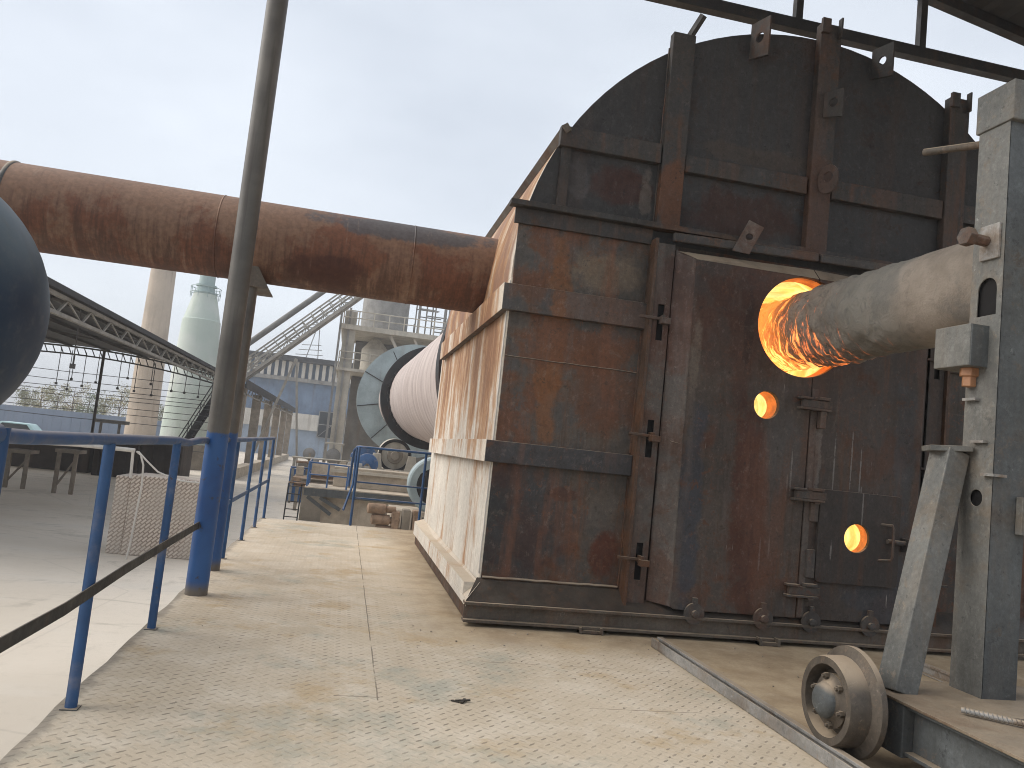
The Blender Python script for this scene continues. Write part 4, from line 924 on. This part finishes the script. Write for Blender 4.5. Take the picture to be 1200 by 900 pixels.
MB().lathe((.2, 33.2, .12), (1, 0, 0), [(.1, 0), (.22, .02), (.22, .6), (.12, .62), (.12, .9)], 18).build('pump_body', 'greysteel', pm, smooth=35)
for k, x in enumerate((1.25, 1.5, 1.8)): MB().tube([(x, 33.2, -.12), (x, 33.2, .02+.05*k), (x+.5, 33.2, .03+.05*k), (x+.5, 33.2, -.12)], .05, 8).build('pipe', 'rustpale', pm, smooth=50)
for k in range(4): MB().box(.2+.6*k, .45+.6*k, 32.96, 32.999, -.5, -.2).build('opening', 'black', pm)  # black patches painting the dark of openings in the block
pr_ = thing('pipe_rack', 'dusty rack of posts, pipes and small boxes left of the kiln support', 'machinery', (-.9, 34.5, H))
for k, x in enumerate((-1.95, -1.35, -.75, -.15, .35)): MB().box(x-.05, x+.05, 34.4, 34.5, H, .35+.18*(k % 3)).build('post', 'concdark' if k % 2 else 'convsteel', pr_)
for k, z in enumerate((-.75, -.45, -.12, .12, .3)): MB().tube([(-2.05+.2*(k % 2), 34.35, z), (.5-.15*(k % 3), 34.35, z+.03)], .035+.012*(k % 2), 8).build('pipe', ('rustpale', 'cream_steel', 'bluefar')[k % 3], pr_, smooth=50)
for k, (x, z, a, h) in enumerate(((-1.8, -.4, .3, .35), (-1.2, .02, .25, .3), (-.65, -.7, .4, .45), (-.05, -.1, .22, .4), (.1, -.75, .3, .3))): MB().box(x, x+a, 34.05, 34.3, z, z+h).build('box', ('conc', 'greysteel', 'rustpale')[k % 3], pr_, bevel=.015)
sc_ = thing('gear_casing', 'round dusty casing and braces under the kiln left of the roller', 'machinery', (1.2, 35, H))
MB().lathe((1.05, 34.9, .28), (0, 1, 0), [(.1, -.05), (.42, -.03), (.46, 0), (.46, .25), (.3, .27)], 28).build('casing', 'bluefar', sc_, smooth=35)
MB().box(.55, 1.6, 34.85, 35.15, H, -.16).build('plinth', 'conc', sc_, bevel=.02)
for x in (.62, 1.42): MB().bar((x, 34.8, -.15), (1.05, 34.8, .3), .07, .07, (0, 1, 0)).build('brace', 'concdark', sc_)
cb = thing('cable_tray', 'thin pale pipes running along the pier below the far kiln tyre', 'pipes', (2, 35, H))
for z in (.05, -.1, -.3): MB().tube([(-.2, 35.2, z), (4.5, 35.2, z+.05)], .035, 8).build('pipe', 'cream_steel', cb)
for x in (.2, 1.2, 2.2): MB().box(x, x+.08, 35.16, 35.3, H, .12).build('bracket', 'concdark', cb)
ld_ = thing('ladder', 'small dark steel ladder standing in the yard past the platform corner', 'ladder', (-1.3, 27, H))
for x in (-1.62, -1.2): MB().tube([(x, 26.8, H), (x, 27.2, -.35)], .022, 8).build('stile', 'darksteel', ld_)
for k in range(5): MB().tube([(-1.62, 26.85+.07*k, H+.2+.24*k), (-1.2, 26.85+.07*k, H+.2+.24*k)], .016, 6).build('rung', 'darksteel', ld_)
fbx = thing('equipment_skid', 'long pale equipment skid on posts under the far blue machine cover', 'machinery', (-1.2, 32, H))
MB().box(-1.75, .6, 31.2, 32.6, -.50, -.36).build('top', 'rustpale', fbx)
for x in (-1.6, -.6, .4): MB().box(x, x+.12, 31.3, 31.42, H, -.503).build('leg', 'concdark', fbx)
MB().box(-1.2, .55, 31.6, 32.5, -.357, .25).build('cabinet', 'conc', fbx, bevel=.02)
tag(MB().box(-2.1, -1.5, 35.0, 36.2, H, -.2).build('steel_crate', 'bluefar', bevel=.02), 'faded blue steel crate in the yard left of the equipment skid', 'crate')

# ------------------------------------------------------------------ SHED WITH ARCHED ROOF
XE, ZE = -5.76, 3.52; HW, RISE = 8.0, .88; SY0, SY1 = 15.4, 43.2
sd_ = thing('open_shed', 'open sided shed with low arched dark roof and a pale lattice eave girder', 'shed', (XE-HW, 17, H))
def zr(u): return ZE+RISE*(1-u*u)           # u = -1..1 across
rf = MB(); NX = 40
for i in range(NX+1):
    u = 1-2*i/NX; x = XE-HW+HW*u
    for y in (SY0, SY1):
        rf.v += [Vector((x, y, zr(u)+.10)), Vector((x, y, zr(u)+.05))]
for i in range(NX):
    a = 4*i; rf.f += [(a, a+2, a+6, a+4), (a+1, a+5, a+7, a+3), (a, a+4, a+5, a+1), (a+2, a+3, a+7, a+6)]
rf.f += [(0, 1, 3, 2), (4*NX, 4*NX+2, 4*NX+3, 4*NX+1)]
rf.build('roof', 'shedroof', sd_, smooth=30)
for k in range(9):                         # purlins under the sheeting
    u = 1-(k+.5)*2/9; x = XE-HW+HW*u
    MB().box(x-.04, x+.04, SY0, SY1, zr(u)-.06, zr(u)+.03).build('purlin', 'trussdark', sd_)
eg = MB(); eg.box(XE-.05, XE+.05, SY0, SY1, ZE-.09, ZE-.02).box(XE-.05, XE+.05, SY0, SY1, ZE-.44, ZE-.37)
yy = SY0; k = 0
while yy < SY1-.4:
    eg.bar((XE, yy, ZE-.40), (XE, yy+.5, ZE-.08), .045, .045, (1, 0, 0)); eg.bar((XE, yy+.5, ZE-.08), (XE, yy+1.5, ZE-.40), .03, .03, (1, 0, 0)); yy += 1.5
eg.build('eave_girder', 'truss', sd_)
MB().box(XE-.02, XE+.14, SY0, SY1+42, ZE+.0, ZE+.12).build('eave_gutter', 'shedroof', sd_)
ga = MB(); N2 = 44
def arcp(u, dz=0.0, y=SY1): return Vector((XE-HW+HW*u, y, zr(u)+dz))
for i in range(N2):
    u0, u1 = 1-2*i/N2, 1-2*(i+1)/N2
    ga.bar(arcp(u0, -.02), arcp(u1, -.02), .09, .08); ga.bar(arcp(u0, -.40), arcp(u1, -.40), .08, .07)
    ga.bar(arcp(u0, -.40), arcp((u0+u1)/2, -.02), .04, .04, (0, 1, 0))
ga.build('gable_arch', 'trussdark', sd_)
for yv in (19, 27, 35):
    g3 = MB()
    for i in range(22):
        u0, u1 = 1-2*i/22, 1-2*(i+1)/22; g3.bar(arcp(u0, -.04, yv), arcp(u1, -.04, yv), .06, .06)
    g3.build('roof_rib', 'trussdark', sd_)
pp = at(123, 408, SY1-.15)
MB().box(pp.x-.055, pp.x+.055, SY1-.22, SY1-.1, H, pp.z-.03).build('gable_post', 'trussdark', sd_)
for x in (XE-.05, XE-2*HW+.05):
    for y in ((SY1-.05,) if x > -8 else (SY0+.1, 22, 29, 36, SY1-.1)): MB().box(x-.1, x+.1, y-.1, y+.1, H, ZE-.1).build('column', 'shedcol', sd_)
q0 = MB()
for j, z in enumerate((3.14, 2.71, 2.18, 1.97, 1.30, .90, -.22)):
    q0.tube([(XE-2*HW, SY1+.02*j, z+.05), (XE-HW, SY1+.02*j, z-.03), (XE, SY1+.02*j, z+.04)], .016, 5)
for z in (2.34, 1.62): q0.tube([(XE-2*HW, SY1-3.5, z), (XE-HW*1.1, SY1-3.5, z-.08), (XE, SY1-3.5, z)], .014, 5)
q0.build('cross_wires', 'wire', sd_)
hang = [(67, 408, 448), (80, 410, 455), (91, 330, 427), (84, 415, 443), (97, 413, 451), (113, 412, 447), (139, 412, 454), (150, 412, 442), (158, 418, 457), (177, 420, 449), (178, 425, 462), (201, 428, 457), (216, 433, 459), (232, 436, 464), (247, 441, 470)]
sides = ['far left end of the arch', 'left of the gable post']
for i, (x, ya, yb) in enumerate(hang):
    yv = 14.0 if i == 2 else SY1-.5-.12*(i % 4)
    if i == 2: a = at(91, 352, yv); a.z = ZE+.02; a.x = XE-.15; a = at(90.5, 356, 20.2); yv = 20.2
    else: a = at(x+4, ya, yv)
    c_ = at(x, yb, yv); hx = (a.x+c_.x)/2
    m_ = MB().tube([(hx, yv, a.z), (hx, yv, c_.z)], .018 if i != 2 else .014, 6).box(hx-.05, hx+.05, yv-.05, yv+.05, c_.z-.11, c_.z) 
    nm = 'thin hanging rod with dark end weight below the shed roof'
    if i == 2: nm = 'longest hanging rod, dropping from the eave girder nearest the camera'
    tag(m_.build('hanging_rod', 'wire'), nm if i == 2 else 'thin rod with a dark end block hanging at the far shed gable', 'rod', 'rods hanging in the shed' if i != 2 else None)
# lean-to gallery continuing the shed's eave line
lt = thing('column_gallery', 'low gallery of dusty brown columns on a wall behind the blue posts', 'gallery', (XE, 66, H))
for k in range(6): 
    y = 47+8*k; MB().box(XE-.46, XE+.05, y-.34, y+.34, -1.0, ZE-.05).build('column', 'shedcol', lt, bevel=.01)
MB().box(XE-.45, XE+.16, 45.8, 88, H-.3, -1.0).build('low_wall', 'conc', lt, bevel=.01)
MB().add([(XE+.2, 45, ZE+.10), (XE+.2, 88, ZE+.10), (XE-1.3, 88, ZE+.5), (XE-1.3, 45, ZE+.5), (XE+.2, 45, ZE+.03), (XE+.2, 88, ZE+.03), (XE-1.3, 88, ZE+.43), (XE-1.3, 45, ZE+.43)],
         [(0, 1, 2, 3), (4, 5, 6, 7), (0, 1, 5, 4), (1, 2, 6, 5), (2, 3, 7, 6), (3, 0, 4, 7)]).build('roof', 'shedroof', lt)
eg = MB(); eg.box(XE-.05, XE+.05, 45, 88, ZE-.42, ZE-.35)
for k in range(28): eg.bar((XE, 45.3+1.5*k, ZE-.38), (XE, 46+1.5*k, ZE-.04), .05, .05, (1, 0, 0))
eg.build('eave_girder', 'truss', lt)
MB().box(XE+.205, XE+.26, 45, 88, ZE-.12, ZE+.34).build('fascia', 'shedroof', lt)
# things in and around the shed
bs = thing('block_stack', 'stack of pierced pale bricks standing in the yard by the railing', 'bricks', (-3.7, 18.6, H))
MB().box(-4.27, -2.80, 18.15, 19.3, H, .06).build('bricks', 'blocks', bs, bevel=.02)
MB().box(-4.58, -4.275, 18.2, 19.3, H, .02).build('end_bricks', 'blocks', bs, bevel=.02)
wp = MB(); yv = 17.6
wp.tube([at(-30, 512, yv), at(20, 517, yv), at(90, 521, yv), at(150, 527, yv), at(158, 528, yv)], .045, 10)
wp.tube([at(156, 528, yv), at(153, 560, yv)], .03, 8)
tag(wp.build('water_pipe', 'whitepipe', smooth=60), 'white overhead pipe ending above the brick stack', 'pipe')
hs = MB().tube([at(160, 529, yv), at(165, 533, yv), at(168, 545, yv), at(166, 570, yv), at(160, 600, yv), at(152, 640, yv), at(148, 655, yv)], .02, 8)
tag(hs.build('hose', 'whitepipe', smooth=60), 'pale hose hanging from the white pipe down the brick stack', 'hose')
hs = MB().tube([at(162, 529, yv), at(172, 540, yv), at(185, 553, yv), at(205, 562, yv), at(222, 565, yv), at(238, 566, yv)], .018, 8)
tag(hs.build('hose', 'whitepipe', smooth=60), 'thin pale hose running from the pipe end over the bricks to the right', 'hose')
for (xa, xb, yv, lb) in ((70, 90, 30, 'dusty steel trestle under the shed roof, right one of two'), (12, 33, 30.5, 'dusty steel trestle under the shed roof, left one of two')):
    a, b_ = at(xa, 530, yv), at(xb, 530, yv)
    ts = thing('trestle', lb, 'trestle', (a.x, yv, H))
    for x in (a.x, b_.x): MB().box(x-.06, x+.06, yv-.06, yv+.06, H, a.z).build('leg', 'shedcol', ts)
    MB().box(a.x-.12, b_.x+.12, yv-.1, yv+.7, a.z, a.z+.12).build('top', 'shedcol', ts)
    MB().bar((a.x, yv, H+.2), (b_.x, yv, a.z-.2), .06, .06).build('brace', 'shedcol', ts)
a, b_ = at(112, 518, 40), at(215, 522, 40)
bn = thing('steel_bin', 'low dark brown steel bin standing at the back of the shed', 'bin', (-9, 41, H))
MB().box(a.x, b_.x, 40, 42.6, H, .1).build('body', 'bin', bn, bevel=.03)
bnr = MB()
for k in range(7): x = a.x+.2+(b_.x-a.x-.4)*k/6; bnr.box(x-.05, x+.05, 39.92, 39.998, H, .05)
bnr.build('ribs', 'bin', bn)
tag(MB().box(-17, -11.6, 41, 43, H, -.15).build('bulk_bin', 'bin', bevel=.03), 'long dark bulk wall behind the trestles at the left of the shed', 'bin')
hp_ = thing('hopper_frame', 'small dark hopper frame beyond the gable post under the far arch', 'hopper', (-9, 48, H))
a, b_ = at(118, 493, 48), at(140, 493, 48)
MB().box(a.x-.3, b_.x+.3, 48, 49, a.z-.1, a.z+.1).build('tray', 'trussdark', hp_)
for x in (a.x, b_.x): MB().box(x-.06, x+.06, 48.1, 48.22, H, a.z-.102).build('leg', 'trussdark', hp_)
# dark stairs climbing to the right
sx = thing('steel_stairs', 'dark steel staircase rising to the right before the green tower', 'stairs', (-8, 46, H))
A, B = at(188, 562, 46), at(262, 448, 46)
for dy in (0, 1.0): MB().bar(A+Vector((0, dy, 0)), B+Vector((0, dy, 0)), .06, .28).build('stringer', 'darksteel', sx)
for k in range(17): p_ = A.lerp(B, (k+.5)/17); MB().box(p_.x-.16, p_.x+.16, 46.04, 46.96, p_.z-.02, p_.z+.02).build('tread', 'darksteel', sx)
for dy in (0, 1.0):
    hr = MB().tube([A+Vector((0, dy, 1.0)), B+Vector((0, dy, 1.0))], .03, 8)
    for k in range(6): p_ = A.lerp(B, k/5)+Vector((0, dy, 0)); hr.tube([p_, p_+Vector((0, 0, 1.0))], .022, 6)
    hr.build('handrail', 'darksteel', sx)

# ------------------------------------------------------------------ FAR THINGS
cc = at(165, 500, 75); ct = at(205, 190, 75)
MB_ = MB().lathe((cc.x, 75, H), (0, 0, 1), [(1.28, 0), (1.22, 6), (1.08, 13), (1.0, 18.4), (.8, 18.42)], 32)
tag(MB_.build('chimney', 'chimney', smooth=40), 'plain beige round chimney behind the shed', 'chimney')
st = thing('scrubber_tower', 'pale green scrubber tower with a shouldered top and narrow stack', 'tower', (at(230, 545, 53).x, 53, H))
X0 = -9.7
zs, zt_ = at(212, 372, 53).z, at(237, 345, 53).z
MB().lathe((X0, 53, H), (0, 0, 1), [(1.72, 0), (1.72, 1.5), (1.6, 1.52)], 36).build('plinth', 'concdark', st, smooth=40)
MB().lathe((X0, 53, H), (0, 0, 1), [(1.50, 1.52), (1.42, 4), (1.14, zs-H-.05), (1.10, zs-H), (.70, zt_-H), (.60, zt_-H+.05)], 40).build('vessel', 'scrub', st, smooth=12)
MB().lathe((X0, 53, zt_), (0, 0, 1), [(.55, -.1), (.72, .02), (.72, .12), (.58, .14), (.52, .5), (.64, .52), (.64, .6), (.48, .62), (.46, 5.2)], 28).build('stack', 'neck', st, smooth=30)
rg = MB().lathe((X0, 53, zt_+.05), (0, 0, 1), [(.9, 0), (.93, .02), (.9, .04)], 24, True)
for k in range(10): a = 2*PI*k/10; rg.tube([(X0+.9*math.cos(a), 53+.9*math.sin(a), zt_-.25), (X0+.9*math.cos(a), 53+.9*math.sin(a), zt_+.45)], .02, 5)
rg.lathe((X0, 53, zt_+.42), (0, 0, 1), [(.9, 0), (.93, .02), (.9, .04)], 24, True)
rg.build('guard_ring', 'neck', st)
# blue works building
Y6 = 100; bx0, bx1 = at(240, 420, Y6).x, 20.0
bd_ = thing('works_building', 'blue clad works building with white band and roof vents behind the kiln', 'building', ((bx0+bx1)/2, Y6, H))
KB = 100/62; zA, zB, zC_ = [1.3+(q-1.3)*KB for q in (4.5, 2.75, 1.55)]; zRf = 1.3+5.25*KB
MB().box(bx0, bx1, Y6, Y6+16, zB, zRf-.01).build('upper_wall', 'bluewall', bd_)
MB().box(bx0-.05, bx1, Y6-.25, Y6-.002, zC_, zB).build('white_band', 'whitewall', bd_)
MB().box(bx0, bx1, Y6, Y6+16, H, zB-.002).build('lower_wall', 'bluewallpale', bd_)
MB().box(bx0-.3, bx1, Y6-1.6, Y6+16, zRf, zRf+.6).build('roof', 'shedroof', bd_)
MB().box(bx0-.2, bx1, Y6-.6, Y6-.1, zA+.95, zA+1.4).build('vent_ledge', 'greysteel', bd_)
for k in range(34): x = bx0+.3+.8*k; MB().box(x-.2, x+.2, Y6-.5, Y6-.2, zA+1.402, zRf-.02).build('vent', 'whitewall', bd_)
cl = MB()
for k in range(60): x = bx0+.15+.4*k; cl.box(x-.03, x+.03, Y6-.04, Y6-.001, zB, zA+.9)
cl.build('cladding_ribs', 'bluewall', bd_)
wa = at(375, 482, Y6); wb = at(396, 515, Y6)
wn = MB().box(wa.x, wb.x+.6, Y6-.3, Y6-.26, wb.z, wa.z).build('window', 'glass', bd_)
wf = MB()
for k in range(4): x = wa.x+(wb.x+.6-wa.x)*k/3; wf.box(x-.05, x+.05, Y6-.36, Y6-.302, wb.z, wa.z)
for z in (wb.z, (wa.z+wb.z)/2, wa.z): wf.bar((wa.x, Y6-.33, z), (wb.x+.6, Y6-.33, z), .05, .08)
wf.bar((wa.x, Y6-.34, wb.z), (wb.x+.6, Y6-.34, wa.z), .04, .06)
wf.build('frame', 'greysteel', wn)
# lattice mast behind the roof
ms = MB(); a = at(362, 400, 130)
for dx_ in (-2.2, 2.2): ms.bar((a.x+dx_, 130, 4), (a.x+dx_*.1+1.2, 130, a.z+2.2), .14, .14)
for k in range(5):
    z = 12+k*.8; ms.bar((a.x-2.6+.4*k, 130, z), (a.x+2.8-.2*k, 130, z+.25), .1, .1)
tag(ms.build('lattice_mast', 'greysteel'), 'thin grey lattice mast showing above the blue building roof', 'mast')
# inclined conveyor
cv = thing('inclined_conveyor', 'long dusty inclined conveyor truss rising from behind the posts to the steel tower', 'conveyor', (-4, 55, H))
dv = (at(420, 348, 55)-at(290, 440, 55)).normalized()
A = at(290, 440, 55)-dv*1.0; B = at(420, 348, 55)+dv*1.5
up_ = Vector((-dv.z, 0, dv.x))
for dy in (0, 1.4):
    o_ = Vector((0, dy, 0))
    MB().bar(A+o_, B+o_, .14, .18, up_).build('lower_chord', 'convsteel', cv)
    MB().bar(A+o_+up_*.95, B+o_+up_*.95, .10, .10, up_).build('handrail', 'convsteel', cv)
    MB().bar(A+o_+up_*.5, B+o_+up_*.5, .09, .12, up_).build('mid_chord', 'convsteel', cv)
    lc = MB(); Ln = (B-A).length; k = 0
    while k*.75 < Ln-.8:
        p_, q_ = A+dv*.75*k+o_, A+dv*(.75*k+.75)+o_
        lc.bar(p_, p_+up_*.95, .06, .06, (0, 1, 0)); lc.bar(p_ if k % 2 else p_+up_*.5, q_+up_*.5 if k % 2 else q_, .05, .05, (0, 1, 0)); k += 1
    lc.build('lattice', 'convsteel', cv)
MB().bar(A+Vector((0, .7, .12)), B+Vector((0, .7, .12)), 1.2, .08, up_).build('belt', 'convdark', cv)
MB().tube([A+up_*1.75+Vector((0, .5, 0)), B+up_*1.75-dv*1.5+Vector((0, .5, 0))], .2, 14).build('dust_pipe', 'convdark', cv, smooth=40)
b = MB(); a, c_ = at(347, 420, 55.5), at(322, 468, 55.5); b.bar((a.x, 55.6, a.z), (c_.x-1.3, 55.6, H), .16, .16, (0, 1, 0)); b.bar((a.x, 56.2, a.z), (c_.x+2, 56.2, H), .14, .14, (0, 1, 0)); b.build('trestle_leg', 'convsteel', cv)
# steel tower with silo
tw_ = thing('steel_tower', 'dusty steel frame tower with decks and a silo above the kiln tail', 'tower', (2, 60, H))
xl_, xr_ = -.62, 6.9
for (x, y) in ((xl_, 58), (xr_, 58), (xl_, 65), (xr_, 65)): MB().box(x-.42, x+.42, y-.35, y+.35, H, 10.3).build('column', 'cream_steel', tw_, bevel=.01)
MB().box(xl_-.15, xl_+.0, 57.45, 57.6, H, 10.5).box(xl_-.75, xl_-.6, 57.45, 57.6, H, 10.5).build('riser_pipe', 'greysteel', tw_)
for z, nm in ((8.95, 0), (6.0, 1)):
    MB().box(xl_-.6, xr_+.6, 57.3, 65.6, z, z+(.35 if nm == 0 else .2)).build('deck', 'cream_steel', tw_)
    dr = MB()
    for zz in (.55, 1.05): dr.tube([(xl_-.5, 57.35, z+zz+.3), (xr_+.5, 57.35, z+zz+.3)], .04, 6)
    for k in range(9): x = xl_-.5+(xr_-xl_+1)*k/8; dr.tube([(x, 57.35, z+.2), (x, 57.35, z+1.35)], .04, 6)
    dr.build('deck_railing', 'cream_steel', tw_)
MB().lathe((1.85, 61, 9.3), (0, 0, 1), [(1.75, 0), (1.75, 4.5), (.6, 5.4)], 32).build('silo', 'greysteel', tw_, smooth=35)
MB().lathe((1.4, 60.5, 6.2), (0, 0, 1), [(.2, -.4), (1.0, .2), (1.0, 1.8), (.3, 2.7)], 28).build('hopper', 'cream_steel', tw_, smooth=35)
MB().box(-.1, 6.3, 63.4, 64.6, 6.2, 8.9).build('enclosure', 'towerdark', tw_)
MB().box(-.1, 6.3, 61.5, 64.6, H, 5.95).build('lower_enclosure', 'towerdark', tw_)
b = MB().bar((2.3, 57.9, 8.9), (3.9, 57.9, 6.2), .2, .2, (0, 1, 0)).bar((4.0, 57.9, 8.9), (5.6, 57.9, 6.2), .16, .16, (0, 1, 0)); b.build('brace', 'cream_steel', tw_)
fx = MB()
random.seed(3)
for k in range(16):
    x = 4.0+random.uniform(0, 3.6); z = 9.4+random.uniform(0, 3.0); y = 58+random.uniform(0, 5)
    fx.bar((x, y, 9.3), (x, y, 9.3+random.uniform(1.2, 4)), .1, .1); fx.bar((x, y, z), (x+random.uniform(.8, 2), y, z), .08, .08)
fx.build('pipework', 'greysteel', tw_)
MB().lathe((6.4, 60.5, 9.3), (.35, 0, 1), [(.5, 0), (.5, 5)], 20).build('riser_duct', 'greysteel', tw_, smooth=40)
# yard fence, car and trees far left
fn = MB(); fx0, fx1 = at(-80, 500, 100).x, at(235, 500, 100).x
m_ = fx0
while m_ < fx1: fn.box(m_, m_+.9, 100, 100.06, H, 1.0); fn.box(m_+.9, m_+1.0, 99.97, 100.09, H, 1.02); m_ += 1.0
tag(fn.build('boundary_fence', 'fence'), 'long blue grey sheet fence along the far side of the yard', 'fence')
ca = thing('parked_car', 'pale teal car parked far off beyond the blue railing', 'car', (at(28, 500, 60).x, 60, H))
cx_ = at(28, 500, 60).x
MB().plate([(cx_-2.1, H+.3), (cx_+2.1, H+.3), (cx_+2.15, H+.95), (cx_+1.3, H+1.05), (cx_-2.0, H+1.0)], [], xz(59.2), 1.7).build('body', 'carpaint', ca, bevel=.06)
MB().plate([(cx_-1.7, H+1.052), (cx_+1.1, H+1.056), (cx_+.5, H+1.60), (cx_-1.2, H+1.62)], [], xz(59.3), 1.5).build('cabin', 'carpaint', ca, bevel=.08)
MB().plate([(cx_-1.4, H+1.12), (cx_+.75, H+1.12), (cx_+.40, H+1.52), (cx_-1.1, H+1.52)], [], xz(59.285), .012).build('window', 'glass', ca)
for dx_ in (-1.35, 1.35):
    for y in (59.15, 60.75): MB().lathe((cx_+dx_, y, H+.32), (0, 1, 0), [(.15, 0), (.32, .01), (.32, .2), (.15, .21)], 20).build('wheel', 'rubber', ca)
random.seed(21)
kinds = [('leaf2', 'straw coloured'), ('leaf1', 'olive'), ('leaf3', 'green')]
spots = [(24, 114, 5.2, 1), (42, 121, 6.3, 0), (62, 116, 5.7, 1), (80, 119, 6.6, 0), (99, 114, 5.4, 2), (118, 121, 6.2, 1), (136, 116, 6.8, 0), (188, 117, 4.9, 1), (201, 113, 4.2, 2)]
where = ['directly above the pale car', 'just right of the pale car', 'halfway from the pale car to the gable post', 'taller one left of the gable post', 'just left of the gable post', 'just right of the gable post', 'tall one left of the chimney', 'between chimney and green tower', 'touching the green tower foot']
for i, (px, yv, hh, kd) in enumerate(spots):
    c0 = at(px, 500, yv); tr = thing('tree', '%s hazy tree beyond the yard fence, %s' % (kinds[kd][1], where[i]), 'tree', (c0.x, yv, H), 'trees beyond the fence')
    tk_ = MB().tube([(c0.x, yv, H), (c0.x+.1, yv, H+hh*.4), (c0.x+.15, yv, H+hh*.85)], .16, 7, r1=.03)
    cr2 = MB(); cl_ = []
    for k in range(11):
        a = random.uniform(0, 2*PI); rr_ = random.uniform(.2, 1.0)*hh*.27; z = H+hh*random.uniform(.3, .92)
        e_ = Vector((c0.x+rr_*math.cos(a), yv+rr_*math.sin(a), z)); cl_.append(e_)
        tk_.tube([(c0.x+.1, yv, max(H+hh*.2, z-hh*.2)), e_], .05, 5, r1=.015)
    tk_.build('trunk', 'trunk', tr)
    for e_ in cl_:
        rad = random.uniform(.6, 1.1)*hh*.17
        for q in range(130):
            d = Vector((random.gauss(0, 1), random.gauss(0, 1), random.gauss(0, .9))).normalized()*rad*random.uniform(.3, 1.15)
            p_ = e_+d; u_ = Vector((random.gauss(0, 1), random.gauss(0, 1), random.gauss(0, 1))).normalized(); v_ = u_.orthogonal().normalized(); s_ = random.uniform(.05, .12)
            cr2.add([p_-u_*s_, p_+v_*s_*.6, p_+u_*s_, p_-v_*s_*.6], [(0, 1, 2, 3)])
    cr2.build('crown', kinds[kd][0], tr)

# ------------------------------------------------------------------ AIR
USE_HAZE = True
if USE_HAZE:
    hz = bpy.data.materials.new('air'); hz.use_nodes = True; hz.node_tree.nodes.clear()
    vo = hz.node_tree.nodes.new('ShaderNodeVolumePrincipled'); oo = hz.node_tree.nodes.new('ShaderNodeOutputMaterial')
    vo.inputs['Color'].default_value = (.88, .90, .93, 1); vo.inputs['Density'].default_value = .0018; vo.inputs['Anisotropy'].default_value = .2
    hz.node_tree.links.new(vo.outputs[0], oo.inputs['Volume'])
    o = MB().box(-905, 905, -305, 1505, H-1.0, 20).build('haze', hz); o['kind'] = 'stuff'

for o in list(bpy.data.objects):
    if '_o' in o: del o['_o']
